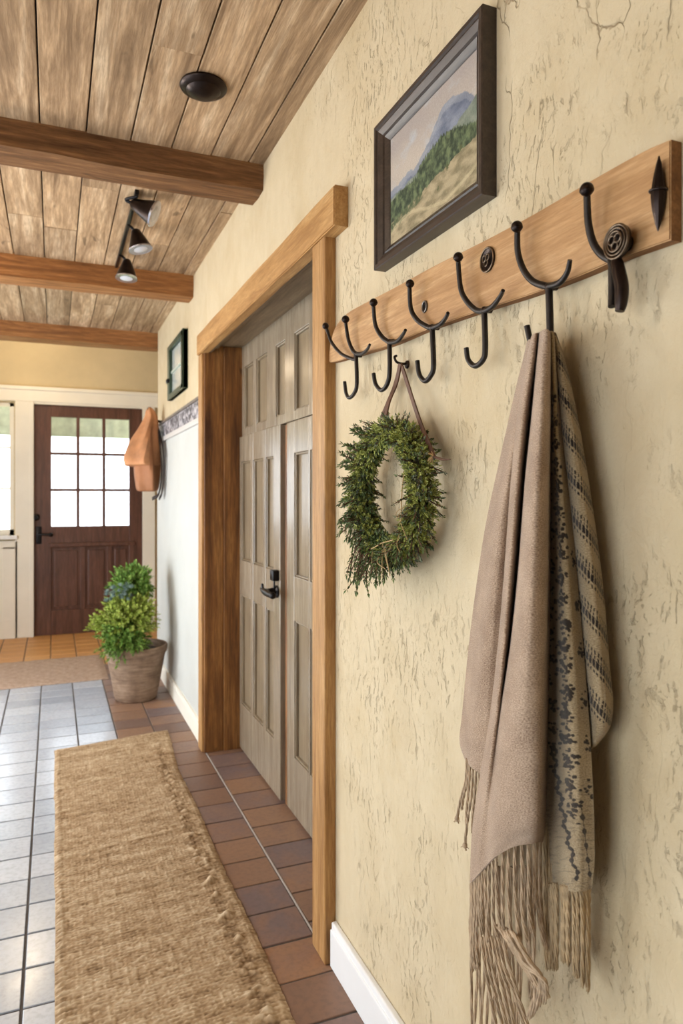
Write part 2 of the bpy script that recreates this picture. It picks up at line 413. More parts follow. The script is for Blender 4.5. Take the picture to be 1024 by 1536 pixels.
# white surround of front door and window
t = MB(); zh = onY(60, 583, YF).z
t.box(-1.62, .98, YF-.03, YF, zt+.005, zh, .004)
t.box(-1.62, .98, YF-.045, YF, zh-.02, zh+.012, .004)
t.box(wr+.01, dl, YF-.03, YF, 0, zt+.005, .004)
t.box(dl-.03, dl+.004, YF-.04, YF+.02, 0, zt+.004, .003)
t.box(dr-.004, dr+.11, YF-.03, YF, 0, zt+.005, .004)
t.box(dl, dr, YF-.02, YF+.02, zt-.012, zt+.005)
struct(t.build('trim_1', M['white']), 'cream painted casing around the front door and window')
t = MB()
t.box(-1.62, wr+.03, YF-.03, YF, .0, wz0-.05, .003)
t.box(-1.62, wr+.012, YF-.035, YF, 0, .16, .004)
t.box(-1.62, wr+.012, YF-.035, YF, wz0-.12, wz0-.06, .004)
t.box(wr-.09, wr+.012, YF-.035, YF, .16, wz0-.1, .004)
struct(t.build('trim_2', M['white']), 'cream wainscot panel under the window beside the front door')

# window_1 beside the front door
wn = MB(); wn.box(wl, wl+.04, YF+.01, YF+.07, wz0, wz1); wn.box(wr-.035, wr, YF+.01, YF+.07, wz0, wz1)
wn.box(wl, wr, YF+.01, YF+.07, wz0, wz0+.05); wn.box(wl, wr, YF+.01, YF+.07, wz1-.03, wz1)
W1 = struct(wn.build('window_1', M['white'], smooth=False), 'bright white framed window at the left of the front door')
mn = MB()
for k in (1, 2): z = wz0+.05+(wz1-wz0-.08)*k/3; mn.box(wl+.04, wr-.035, YF+.03, YF+.05, z-.008, z+.008)
for k in range(1, 5): x = wl+(wr-wl)*k/5; mn.box(x-.008, x+.008, YF+.03, YF+.05, wz0, wz1)
mn.build('muntin', M['white'], W1, False)
MB().box(wl+.04, wr-.035, YF+.038, YF+.042, wz0+.04, wz1-.02).build('glass_pane', M['glass'], W1, False)
MB().box(wl-.05, wr+.03, YF-.06, YF+.05, wz0-.035, wz0, .006).build('window_sill', M['skirt'], W1)
for i, (a, b) in enumerate(LW):
    m_ = MB()
    for x in ((a, a+.05), (b-.05, b), ((a+b)/2-.02, (a+b)/2+.02)): m_.box(-1.72, -1.66, x[0], x[1], .12, 1.9)
    for z in (.12, .70, 1.3, 1.86): m_.box(-1.715, -1.665, a, b, z, z+.035)
    W = struct(m_.build('window_%d' % (i+2), M['white'], smooth=False))
    MB().box(-1.694, -1.69, a, b, .12, 1.9).build('glass_pane', M['glass'], W, False)

# front door (door_1)
def Z(py): return onY(130, py, YF).z
def XX(px): return onY(px, 745, YF).x
gx0, gx1, gz1, gz0 = XX(77), XX(194), Z(627), Z(789)
d = MB(); y0, y1 = YF+.012, YF+.055
d.box(dl, gx0, y0, y1, .0, zt-.012, .003); d.box(gx1, dr, y0, y1, .0, zt-.012, .003)
d.box(gx0, gx1, y0, y1, gz1, zt-.012, .003); zm = Z(820)
d.box(gx0, gx1, y0, y1, zm, gz0, .003); zb = Z(913)
d.box(gx0, gx1, y0, y1, .0, zb, .003)
bx = [XX(77), XX(121), XX(128), XX(161), XX(168), XX(194)]
d.box(bx[1], bx[2], y0, y1, zb, zm, .002); d.box(bx[3], bx[4], y0, y1, zb, zm, .002)
D1 = struct(d.build('door_1', M['front']), 'dark brown wooden front door with nine small panes of glass')
for a, b in ((bx[0], bx[1]), (bx[2], bx[3]), (bx[4], bx[5])):
    p = MB().box(a-.005, b+.005, y0+.02, y1-.005, zb-.005, zm+.005); p.box(a+.025, b-.025, y0+.01, y1-.006, zb+.03, zm-.03, .006)
    p.build('door_panel', M['front'], D1)
MB().box(gx0-.03, gx1+.05, y0-.028, y0+.005, zm+.005, zm+.04, .004).build('door_ledge', M['front'], D1)
mt = MB()
for k in (1, 2):
    x = gx0+(gx1-gx0)*k/3; mt.box(x-.014, x+.014, y0+.004, y1-.008, gz0, gz1, .002)
    z = gz0+(gz1-gz0)*k/3; mt.box(gx0, gx1, y0+.006, y1-.01, z-.013, z+.013, .002)
mt.build('muntin', M['front'], D1)
MB().box(gx0, gx1, y0+.02, y0+.024, gz0, gz1).build('glass_pane', M['glass'], D1, False)
h = MB(); hx = XX(58); hz = Z(800)
h.box(hx-.025, hx+.025, y0-.008, y0+.002, hz-.09, hz+.07, .004); h.tube([(hx, y0, hz), (hx, y0-.05, hz), (hx+.04, y0-.06, hz), (hx+.11, y0-.055, hz-.005)], .011, 10)
h.sphere((hx+.10, y0-.055, hz-.004), .02, 12); h.build('door_handle', M['black'], D1)
MB().lathe([(.03,0),(.032,.012),(.02,.02),(.018,.045)], (XX(54), y0, Z(775)), (0,-1,0), 20).build('deadbolt', M['black'], D1)

# porch outside the front door: lintel, floor and lawn
struct(MB().box(-4, 5, YF+.50, YF+.56, onY(100, 655, YF+.53).z, 2.5).build('trim_8', plain('porch_green', srgb(206,214,196), .8, nscale=9, amt=.25), smooth=False), 'pale green grey porch valance seen through the top panes of the front door')
struct(MB().box(-6, 8, YF+.14, YF+12, -.2, -.08).build('ground', plain('lawn_green', srgb(150,164,110), .95, nscale=3, amt=.3)))

# baseboards
b = MB().box(XW-.016, XW, -1.7, 1.735, 0, .118, .004); b.box(XW-.02, XW, -1.7, 1.735, .0, .1, .004)
struct(b.build('baseboard_right', M['skirt']))
b = MB().box(XW-.016, XW, Y1+.085, YE+.004, 0, .105, .004); b.box(XW-.02, XW, Y1+.085, YE+.004, .0, .09, .004)
struct(b.build('baseboard_hall', M['white']))

t = MB().box(XW-.004, XW+.002, Y1+.086, YE+.002, .09, 1.64, .0015).box(XW-.004, XB+.3, YE-.003, YE+.004, .0, 1.64)  # whitened panel: brightness of the lit hall wall put into its colour
struct(t.build('trim_9', plain('lit_wall_white', srgb(190,190,184), .8, nscale=3, amt=.05, bumpd=.0015, bscale=14)), 'off white panel standing in for the brightly lit hall wall beneath the patterned rail')
# casing of the double door
CX = .668
b = MB().box(CX, XW+.002, 1.742, Y0, 0, 1.952, .004)
struct(b.build('trim_3', M['casing']), 'honey wood upright post at the near side of the double door')
b = MB().box(CX, XW+.002, Y1, Y1+.085, 0, 1.952, .006)
struct(b.build('trim_4', M['casing']), 'narrow honey wood face of the far door post')
# lintel, gently bowed top
poly = []
for k in range(21): y = 1.655+(3.50-1.655)*k/20; poly.append((y, 2.045+.0015*math.sin(k*.9)+.008*k/20))
for k in range(20, -1, -1): y = 1.655+(3.50-1.655)*k/20; poly.append((y, 1.942+.001*math.sin(k*1.3)+.010*k/20))
b = MB().prism(poly, CX-.008, XW+.002, bev=.003)
struct(b.build('trim_5', M['casing_h']), 'long honey wood lintel over the double door')
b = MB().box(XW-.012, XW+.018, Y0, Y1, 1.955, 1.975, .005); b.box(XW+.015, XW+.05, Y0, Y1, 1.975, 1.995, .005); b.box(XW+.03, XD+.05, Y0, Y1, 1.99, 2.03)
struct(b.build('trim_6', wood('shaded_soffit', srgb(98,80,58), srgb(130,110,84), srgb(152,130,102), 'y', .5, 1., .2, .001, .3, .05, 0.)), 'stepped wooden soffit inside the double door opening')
b = MB().box(XW-.02, XW+.075, Y1-.012, Y1+.01, 0, 1.99, .004); b.box(XW+.075, XD+.01, Y1-.018, Y1+.01, 0, 1.99, .004)
b.box(XW-.01, XD+.03, Y0-.01, Y0+.012, 0, 1.99, .004)
struct(b.build('trim_7', M['jamb']), 'knotty brown timber jamb on the far side of the double door')
b = MB().box(XW-.012, XW+.012, Y0, Y1, -.01, .003)
# ---- panelled double doors
def paneled(name, ya, yb, z0, z1, x0, cols, rows, label):
    """ya<yb ; cols list of (y0,y1) panels, rows list of (z0,z1)"""
    d = MB(); x1 = x0+.035
    ys = sorted(cols); zs = sorted(rows)
    prev = ya
    for a, b_ in ys: d.box(x0, x1, prev, a, z0, z1, .003); prev = b_
    d.box(x0, x1, prev, yb, z0, z1, .003)
    for a, b_ in ys:
        pz = z0
        for za, zb_ in zs: d.box(x0+.0004, x1, a-.001, b_+.001, pz, za, .002); pz = zb_
        d.box(x0+.0004, x1, a-.001, b_+.001, pz, z1, .002)
    o = struct(d.build(name, M['door']), label)
    for a, b_ in ys:
        for za, zb_ in zs:
            p = MB().box(x0+.017, x1-.004, a-.002, b_+.002, za-.002, zb_+.002)
            for (q0, q1, r0, r1) in ((a, a+.008, za, zb_), (b_-.008, b_, za, zb_), (a, b_, za, za+.008), (a, b_, zb_-.008, zb_)):
                p.box(x0+.005, x1-.006, q0, q1, r0, r1, .003)
            p.build('door_panel', M['doorpan'], o)
    return o
def yD(px): return onX(px, 745, XD).y
A = [(yD(379), yD(365)), (yD(398), yD(383)), (yD(414), yD(402))]
rows = [(.235, .768), (.94, 1.42)]
D2 = paneled('door_2', yD(424), Y1-.02, .012, 1.545, XD-.012, A, rows, 'far leaf of the grey taupe double door, with the black handle')
Bc = [(2.425, 2.587), (2.24, 2.405), (2.03, 2.20)]
D3 = paneled('door_3', Y0+.015, yD(430), .012, 1.545, XD, Bc, rows, 'near leaf of the grey taupe double door')
D4 = paneled('door_4', Y0+.015, Y1-.02, 1.548, 2.0, XD, [(yD(379), yD(366)), (yD(400), yD(384)), (yD(427), yD(413)), (2.42, yD(441)), (2.2, 2.38)], [(1.585, 1.885)], 'grey taupe panelled section above the double door')
MB().box(XD+.02, XD+.03, yD(431)-.01, yD(423)+.01, .012, 1.54).build('door_gap', M['jamb'], D3, False)
MB().box(XD+.0, XD+.02, yD(430.5), yD(427.5), .012, 1.54, .003).build('astragal', M['jamb'], D3)
# handle
hz = onX(425, 889, XD).z; hy = yD(420)
h = MB(); xf = XD-.012
h.lathe([(.026,0),(.026,.006),(.018,.012),(.012,.05)], (xf, hy, hz), (-1,0,0), 20)
h.tube([(xf-.045, hy+.07, hz+.004), (xf-.05, hy+.03, hz+.002), (xf-.05, hy, hz), (xf-.05, hy-.05, hz-.004), (xf-.05, hy-.10, hz-.002)], [.009,.012,.015,.012,.011], 10)
h.sphere((xf-.05, hy-.10, hz-.002), .014, 10)
h.tube([(xf-.05, hy+.04, hz), (xf-.052, hy+.045, hz+.03)], [.006,.005], 8)
h.build('door_handle', M['black'], D2)
h = MB().box(xf-.028, xf, hy-.028, hy+.018, hz+.045, hz+.09, .006); h.tube([(xf-.015, hy-.006, hz+.05), (xf-.015, hy-.006, hz)], .004, 8)
h.build('door_lock', M['black'], D2)

# ceiling beams
def beam(yfront, ydepth, zh_, mat, label, xr=XW+.02):
    bm = bmesh.new(); nx = 60
    sec = [(0,0),(0,.5),(0,1),(.5,1),(1,1),(1,.5),(1,0),(.5,0)]
    m = MB(); o = 0; L0 = -1.62
    for i in range(nx+1):
        x = L0+(xr-L0)*i/nx
        for k, (a, b_) in enumerate(sec):
            y = yfront+ydepth*a; z = ZC+.01-(zh_+.01)*b_
            nz = noise.noise(Vector((x*3.1, k*1.7, yfront)))*.006+noise.noise(Vector((x*13, k*2.7, yfront)))*.002
            if b_ == 1: z += nz
            if a in (0, 1) and b_ > 0: y += nz*(1.1 if a else -1.1)
            if a in (0, 1) and b_ == 1: z += .004; y += .004*(1 if a == 0 else -1)
            m.v.append(Vector((x, y, z)))
    ns = len(sec)
    for i in range(nx):
        for k in range(ns): m.face([i*ns+k, i*ns+(k+1) % ns, (i+1)*ns+(k+1) % ns, (i+1)*ns+k])
    m.face(list(range(ns))[::-1]); m.face([nx*ns+k for k in range(ns)])
    o = m.build('ceiling_beam', mat, loc=(0, yfront, ZC), auto=30)
    return tag(o, label, 'beam', 'timber beams across the plank ceiling')
beam(2.44, .15, .092, M['beam'], 'thick dark rough hewn timber ceiling beam, the nearest and highest in view')
beam(3.80, .15, .115, M['beam2'], 'reddish timber ceiling beam just behind the hanging spotlights')
beam(5.24, .16, .11, M['beam2'], 'orange timber ceiling beam farthest away, in front of the entry wall')

# ================================================================ THINGS
# bronze disc on the ceiling
c = onZ(305, 128, ZC)
o = thing('ceiling_disc', 'round dark bronze domed disc fixed to the plank ceiling', 'ceiling fixture', c)
MB().lathe([(.066,0),(.068,-.006),(.064,-.012),(.05,-.017)], c, (0,0,1), 40).build('rim', M['iron2'], o)
MB().lathe([(.052,-.014),(.044,-.024),(.028,-.031),(.01,-.034),(.001,-.0345)], c, (0,0,1), 40).build('dome', M['iron2'], o)

# track light
tr = thing('track_light', 'black ceiling track light with three small bell shaped spotlights', 'ceiling light', (.30,3.2,ZC))
MB().box(.293, .309, 2.82, 3.78, ZC-.014, ZC+.003, .003).build('rail', M['black'], tr)
spots = [((215,313), 2.86, (.75,-.25,-.35), .058), ((207,360), 3.17, (.25,-.1,-1), .052), ((190,404), 3.58, (-.05,-.1,-1), .056)]
chrome = plain('brushed_steel_rim', srgb(190,190,200), .25, .9)
for (pp, Y, dr_, L) in spots:
    p = onY(pp[0], pp[1], Y); dv = Vector(dr_).normalized()
    head = MB().lathe([(.012,-L*.9),(.020,-L*.75),(.028,-L*.35),(.042,L*.3),(.050,L*.75),(.047,L*.78),(.03,L*.4)], p, dv, 28)
    ho = head.build('spot_head', M['iron2'], tr)
    MB().lathe([(.0485,L*.70),(.053,L*.76),(.052,L*.86),(.045,L*.84)], p, dv, 28).build('rim', chrome, ho)
    MB().lathe([(.043,L*.6),(.04,L*.78),(.02,L*.9),(.002,L*.93)], p, dv, 24).build('bulb', plain('frosted_bulb', srgb(200,204,214), .2), ho)
    tp = p-dv*L*.9
    MB().tube(cat([(.301, Y-.01, ZC-.01), (.30, Y-.012, (ZC+tp.z)/2), tp+Vector((-.02,0,.01)), tp+dv*.01], 5), .0065, 8).build('stem', M['black'], tr)

# framed landscape painting
fy0, fy1, fz0, fz1, fx = 1.005, 1.438, 1.762, 2.085, .670
pf = thing('framed_painting', 'landscape painting of misty hills and green trees in a dark brown frame', 'painting', (XW, (fy0+fy1)/2, fz0))
def framesweep(mb, y0, y1, z0, z1, prof):
    """prof: list of (inset, x)"""
    o = len(mb.v); n = len(prof)
    for (sy, sz) in ((0,0),(1,0),(1,1),(0,1)):
        for ins, x in prof:
            mb.v.append(Vector((x, (y0+ins) if sy == 0 else (y1-ins), (z0+ins) if sz == 0 else (z1-ins))))
    for c_ in range(4):
        for k in range(n-1):
            a = o+c_*n+k; b_ = o+((c_+1) % 4)*n+k
            mb.face([a, b_, b_+1, a+1])
fm = MB(); framesweep(fm, fy0, fy1, fz0, fz1, [(0,XW+.001),(0,fx+.002),(.002,fx),(.009,fx),(.012,fx+.004),(.015,fx+.004),(.027,fx+.010),(.030,fx+.014),(.033,fx+.012),(.043,fx+.018),(.046,fx+.022),(.046,XW)])
fm.build('frame', M['frame'], pf, True, auto=25)
# canvas with painted landscape (colour attribute)
nu, nv = 230, 170
cm = MB(); cols = []
ins = .044; cx_ = fx+.021
def fbm(x, y, s=0.): return noise.fractal(Vector((x, y, s)), .9, 2.1, 5)
def lerp(a, b, t): t = max(0, min(1, t)); return tuple(a[i]+(b[i]-a[i])*t for i in range(3))
def paint(u, v):
    # u: 0 = left (far end) .. 1 right ; v: 0 bottom .. 1 top
    sky = lerp((206,192,176), (178,166,160), (v-.6)*2+fbm(u*3, v*3)*.4)
    c = lerp(sky, (200,204,210), fbm(u*5+3, v*6)*1.2-.2)
    m = .52+.32*math.exp(-((u-.74)/.26)**2)+.05*fbm(u*7, 2)
    if v < m:
        c = lerp((104,112,132), (150,156,170), .5+fbm(u*6, v*9, 3)*.9+(v-.6)*.6)
        c = lerp(c, (176,178,182), (m-v < .06)*.45+max(0, fbm(u*4, v*8, 9))*.6)
    h2 = .44+.22*u*u+.03*fbm(u*9, 4)
    if v < h2: c = lerp((116,128,112), (150,156,140), .5+fbm(u*14, v*10, 5))
    tb = .20+.16*u+.02*fbm(u*8, 7)
    tt = .44+.14*math.sin(u*5.2-1.2)*u+.14*(u > .38)*(u-.2)+.05*abs(noise.noise(Vector((u*34, 1, 1))))+.03*noise.noise(Vector((u*80, 1, 3)))
    if u < .36: tt = .43+.05*abs(noise.noise(Vector((u*40, 2, 1))))-.12*abs(u-.2)
    if tb-.02 < v < tt:
        s_ = .5+.9*fbm(u*26, v*16, 2)+.35*noise.noise(Vector((u*120, v*60, 1)))
        c = lerp((44,58,42), (118,132,92), s_)
    if v <= tb+.02*noise.noise(Vector((u*30, 0, 5))):
        c = lerp((192,174,138), (140,128,96), .35+fbm(u*9, v*16, 8)*1.1)
        if u < .42 and v > tb-.09+.07*u: c = lerp(c, (86,98,66), .75+fbm(u*30, v*30))
        s_ = abs(v-(tb*.55-.1*u+.06*math.sin(u*7)))
        if s_ < .015: c = lerp(c, (214,196,156), .6)
    for (tu, tv, tr_) in ((.70,.30,.035),(.84,.36,.028),(.60,.18,.02)):
        if abs(u-tu)+abs(v-tv)*.5+.01*noise.noise(Vector((u*90, v*90, 1))) < tr_*.5: c = (92,98,60)
    k = 1+.10*noise.noise(Vector((u*90, v*140, 0)))
    return tuple(max(0, min(255, x*k)) for x in c)
for j in range(nv+1):
    for i in range(nu+1):
        u, v = i/nu, j/nv
        cm.v.append(Vector((cx_, fy1-ins-(fy1-fy0-2*ins)*u, fz0+ins+(fz1-fz0-2*ins)*v)))
        cc = srgb(*[q*.86 for q in paint(u, v)]); cols += list(cc)
for j in range(nv):
    for i in range(nu):
        a_ = j*(nu+1)+i; cm.face([a_, a_+nu+1, a_+nu+2, a_+1])
cvm = G('painted_canvas', .55, spec=.3); at = cvm.n('ShaderNodeAttribute', attribute_name='pigment'); cvm.color(at.outputs['Color'])
cvm.bump(cvm.noise(cvm.obj, 260, 3, .6), .3, .0008)
cm.at['dummy'] = [0.]*len(cm.v)
co_ = cm.build('canvas', cvm.m, pf, False)
ca = co_.data.color_attributes.new('pigment', 'FLOAT_COLOR', 'POINT'); ca.data.foreach_set('color', cols)
MB().box(cx_+.001, XW, fy0+.03, fy1-.03, fz0+.03, fz1-.03).build('backing', M['frame'], pf, False)

# hook board
BX = .681; bt = .019
top = [(1005,209),(960,229),(880,274),(800,321),(720,364),(650,399),(590,432),(548,454),(520,470),(503,490),(495,515)]
bot = [(492,542),(500,543),(545,530),(586,517),(640,494),(720,466),(800,440),(870,413),(930,387),(985,367),(1005,360)]
poly = [onX(px, py, BX) for px, py in top+bot]
poly = [(p.y, p.z) for p in cat([(0,p.y,p.z) for p in poly[:11]], 4)+cat([(0,p.y,p.z) for p in poly[11:]], 4)] if False else [(q.y, q.z) for q in (cat(poly[:11], 4)+cat(poly[11:], 4))]
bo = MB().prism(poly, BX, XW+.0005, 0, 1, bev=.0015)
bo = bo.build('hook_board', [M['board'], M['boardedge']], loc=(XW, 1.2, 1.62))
tag(bo, 'long oak wall board that carries the row of black iron coat hooks', 'hook board')

# coat hooks
def pts3(ps, x0, x1, ease=1.):
    n = len(ps)-1
    return [onX(px, py, x0+(x1-x0)*((i/n)**ease)) for i, (px, py) in enumerate(ps)]
def hook(label, arm, right, stem, ball=.0065, r=.0042, extra=None):
    base = onX(stem[0][0], stem[0][1], BX)
    t = thing('coat_hook', label, 'hook', base, 'black iron hooks on the oak board')
    xb = BX-.010
    a = pts3(arm[::-1], xb, xb-.016, 1.2)
    p = cat(a, 6); n = len(p)
    MB().tube(p, [r*(1.12-.25*i/n) for i in range(n)], 10).build('upper_arm', M['iron'], t)
    e = a[-1]
    kb = MB().sphere(e, ball, 18); kb.lathe([(ball*.98,-ball*.35),(ball*1.05,-ball*.1),(ball*.98,ball*.1)], e, (0,0,1), 18); kb.build('ball_tip', M['iron2'], t)
    if right:
        b_ = cat(pts3(right, xb, xb-.012), 6); n = len(b_)
        MB().tube(b_, [r*(1.1-.45*(i/n)) for i in range(n)], 10).build('side_arm', M['iron'], t)
    s = cat(pts3(stem, xb, xb-.008), 6); n = len(s)
    m = MB().tube(s, [r*(1.1-.15*(i/n)) for i in range(n)], 10); m.build('lower_hook', M['iron'], t)
    sp = onX(stem[0][0], stem[0][1], xb)
    if extra: extra(t, sp)
    else:
        MB().tube([sp, Vector((BX+.003, sp.y, sp.z+.002))], [.0055,.0065], 10).sphere(sp, .0062, 12).build('boss', M['iron2'], t)
    return t
st1 = [(534,533),(535,575.6),(531,590),(524,596.6),(519,590),(516.6,572.5)]
hk = hook('farthest black iron coat hook, with two ball tipped arms, next to the door post',
     [(518,479),(518.5,486),(522.5,510),(529,525.6),(535,531)], [(535,531),(544,530),(550.6,524),(554.4,517)], st1, .0095, .0046)
q = cat(pts3([(534,539),(527,538),(511,530),(497.5,514),(491,497),(488,489)], BX-.010, BX-.03, 1.2), 6)
MB().tube(q, .0042, 10).build('upper_arm', M['iron'], hk); MB().sphere(q[-1], .0088, 18).build('ball_tip', M['iron2'], hk)
hook('black iron coat hook left of the wreath nail, second from the door post',
     [(560,453.7),(560,461),(563,488),(572.5,505),(584,514)], [(584,514),(596,511.6),(604,502),(608,495)], [(584,513),(584,560),(579,579),(571,585),(563,575.6),(560,560)], .009, .0048)
hook('black iron coat hook just right of the wreath nail, third from the door post',
     [(614.7,425.6),(614,433),(616,463),(625.6,480),(639.7,489.7),(647.5,492)], [(647.5,492),(660,486.6),(668,477),(671.6,469.4)], [(648,491),(650,547.5),(646,563),(637.5,571.6),(628.7,561.6),(625.6,541)], .0085, .0048)
hook('empty black iron coat hook under the round pierced medallion',
     [(687,385.6),(687,394),(690.6,432),(699,450.6),(713,464.7),(725.6,467)], [(725.6,467),(738,460),(749,446),(754.4,435.6)], [(726,465),(727.5,522.5),(724,539.7),(712.5,549),(702,539.7),(699,522)], .0086, .0047)
hook('black iron coat hook carrying the beige shawls',
     [(775,340),(775.5,348),(776.4,378),(785,405),(800,422.7),(821,430)], [(821,430),(839,424),(850.6,408),(854.5,390)], [(823,430),(824.5,480),(824,508),(817,525),(806,530),(796,514),(790,489)], .0088, .0049)
def medallion(t, c, ry, rz, pname='medallion', rings=2):
    m = MB()
    ax = Vector((-1,0,0))
    def ell(k, dx, rt, n=36, a0=0, a1=2*PI, ph=0, cy=0, cz=0):
        return [c+Vector((-dx, math.cos(a0+(a1-a0)*i/n)*ry*k+cy, math.sin(a0+(a1-a0)*i/n)*rz*k+cz)) for i in range(n+1)]
    o = len(m.v); n = 36
    for dx, k in ((-.002,1.),(.003,1.),(.004,.92),(.003,.85),(.003,0.01)):
        for i in range(n): a = 2*PI*i/n; m.v.append(c+Vector((-dx, math.cos(a)*ry*k, math.sin(a)*rz*k)))
    for q in range(4):
        for i in range(n): m.face([o+q*n+i, o+q*n+(i+1) % n, o+(q+1)*n+(i+1) % n, o+(q+1)*n+i])
    o1 = m.build(pname, M['iron2'], t)
    m = MB(); m.tube(ell(.97, .004, 1), ry*.09, 8)
    if rings > 1:
        m.tube(ell(.78, .005, 1), ry*.07, 8); m.tube(ell(.58, .006, 1), ry*.07, 8)
    for k in range(3):
        aa = 2*PI*k/3+.5
        m.tube([c+Vector((-.006, math.cos(aa)*ry*.28+math.cos(b_)*ry*.26, math.sin(aa)*rz*.28+math.sin(b_)*rz*.26)) for b_ in [2*PI*i/16 for i in range(17)]], ry*.07, 6)
    m.build('scrollwork', plain('worn_bronze_%s' % pname, srgb(96,80,64), .3, .85), o1)
    return o1
def h7(t, sp):
    c = onX(927, 363, BX-.016)
    medallion(t, c, .0205, .0215, 'rosette', 3)
    MB().tube([c, Vector((BX+.002, c.y, c.z))], [.008,.01], 12).build('boss', M['iron2'], t)
    l1 = cat(pts3([(924,390),(926,400),(932,431),(931,455),(929,467)], BX-.014, BX-.020), 5); n = len(l1)
    MB().tube(l1, [.0045+.0045*math.sin(PI*min(1, .15+i/n*.8)) for i in range(n)], 12).build('prong', M['iron2'], t)
l0 = [(916,390),(918,400),(918,430),(917.5,450),(917,460)]
hook('nearest black iron coat hook with a coiled rosette and two drooping prongs', [(879.7,284),(880,292),(882,333.6),(889,363),(901,381),(916,390)], None, l0, .0092, .0050, h7)
# medallions screwed to the board
for (px, py, ry, rz, lab, nm) in ((733, 390, .0195, .0205, 'round pierced iron medallion screwed to the middle of the oak board', 2), ):
    c = onX(px, py, BX+.001); t = thing('medallion', lab, 'medallion', c); medallion(t, c, ry, rz, 'plate', 1)
c = onX(637, 460, BX-.001)
t = thing('eyelet', 'tiny oval metal eyelet set in the oak board above the third hook', 'eyelet', c)
MB().tube([c+Vector((-.001, math.cos(a)*.0085, math.sin(a)*.0105)) for a in [2*PI*i/24 for i in range(25)]], .002, 8, cap=False).build('ring', plain('dull_steel', srgb(120,112,104), .35, .8), t)
m = MB(); m.lathe([(.0075,0),(.0076,.0015),(.001,.0016)], c+Vector((.001,0,0)), (-1,0,0), 20); m.build('hole_plug', M['black'], t)
# spike ornament at the board's near end
p0, p1 = onX(988, 234, BX-.006), onX(986.5, 347, BX-.006); c = onX(987, 286, BX-.006)
t = thing('spike_ornament', 'pointed black iron spindle fixed near the right end of the oak board', 'iron ornament', c)
L = (p1-p0).length; ax = (p0-p1).normalized()
prof = [(.0006,0),(.0035,L*.10),(.0078,L*.32),(.0092,L*.47),(.0088,L*.54),(.0068,L*.70),(.0032,L*.90),(.0006,L)]
m = MB(); pr = [(a_, b_) for a_, b_ in prof]
m.lathe(pr, p1, ax, 10); m.build('spindle', M['iron2'], t, auto=20)
MB().tube([c+Vector((math.cos(a)*.0095, math.sin(a)*.0098, .001*math.sin(a))) for a in [2*PI*i/24 for i in range(25)]], .0016, 8, cap=False).build('band', M['iron2'], t)
MB().tube([c, Vector((BX+.003, c.y, c.z))], .005, 10).build('boss', M['iron2'], t)

# small nail behind the scarf board? single wall nail hook for the wreath
nc = onX(600, 546, XW-.018)
nail = thing('wall_nail', 'small dark bent nail hook in the stucco holding up the wreath', 'nail', Vector((XW, nc.y, nc.z)))
m = MB().tube(cat([(XW+.004, nc.y, nc.z+.004), (XW-.012, nc.y, nc.z+.001), (XW-.026, nc.y+.001, nc.z+.004), (XW-.030, nc.y+.003, nc.z+.014), (XW-.024, nc.y+.006, nc.z+.018)], 6), .0028, 10)
m.build('shank', M['iron2'], nail)
MB().lathe([(.009,0),(.0085,.003),(.005,.005)], (XW-.0005, nc.y, nc.z), (-1,0,0), 16).build('rose', M['iron2'], nail)

# ---------------------------------------------------------------- wreath
wc = onX(584, 737, .645); RY, RZ = .135, .121
wr_ = thing('wreath', 'oval evergreen and moss wreath hanging on the stucco wall by leather straps', 'wreath', wc)
def wp(a, k=1., dx=0): return wc+Vector((dx, -math.cos(a)*RY*k, math.sin(a)*RZ*k))   # a=0 right (near) side
core = MB()
core.tube([wp(2*PI*i/48, 1+.03*math.sin(i*1.7)) for i in range(49)], .012, 10, cap=False)
for k in range(7):
    ph = R(0, 6.28); rr = R(.012, .02)
    core.tube([wp(2*PI*i/60, 1+rr*8*math.cos(7*2*PI*i/60+ph)*.13, math.sin(7*2*PI*i/60+ph)*rr) for i in range(61)], .0018, 5, cap=False)
core.build('twig_ring', plain('mossy_twigs', srgb(62,58,34), .9, nscale=60, amt=.4), wr_)
def sprig(mb, st, base, d, L, ll, lw, n, droop=.0, jit=.5):
    d = d.normalized(); p = base.copy(); pts = [p.copy()]; side = d.orthogonal().normalized()
    for i in range(n):
        d = (d+Vector((R(-1,1), R(-1,1), R(-1,1)))*.12+Vector((0,0,-droop))).normalized()
        p = p+d*(L/n); pts.append(p.copy())
        side = (side-d*side.dot(d)).normalized(); b2 = d.cross(side)
        an = i*2.4+R(-.4, .4)
        for q in (0, PI):
            o_ = side*math.cos(an+q)+b2*math.sin(an+q)
            ld = (d*.8+o_*R(.7, 1.1)+Vector((R(-1,1), R(-1,1), R(-1,1)))*jit*.3).normalized()
            mb.leaf(p, ld, o_, ll*R(.7, 1.2)*(1-.35*i/n), lw*R(.8, 1.2))
    mb.leaf(p, d, side, ll, lw)
    if st is not None: st.tube(pts, [.0012]*(len(pts)-1)+[.0006], 4)
moss, dk, sg, stm = MB(), MB(), MB(), MB()
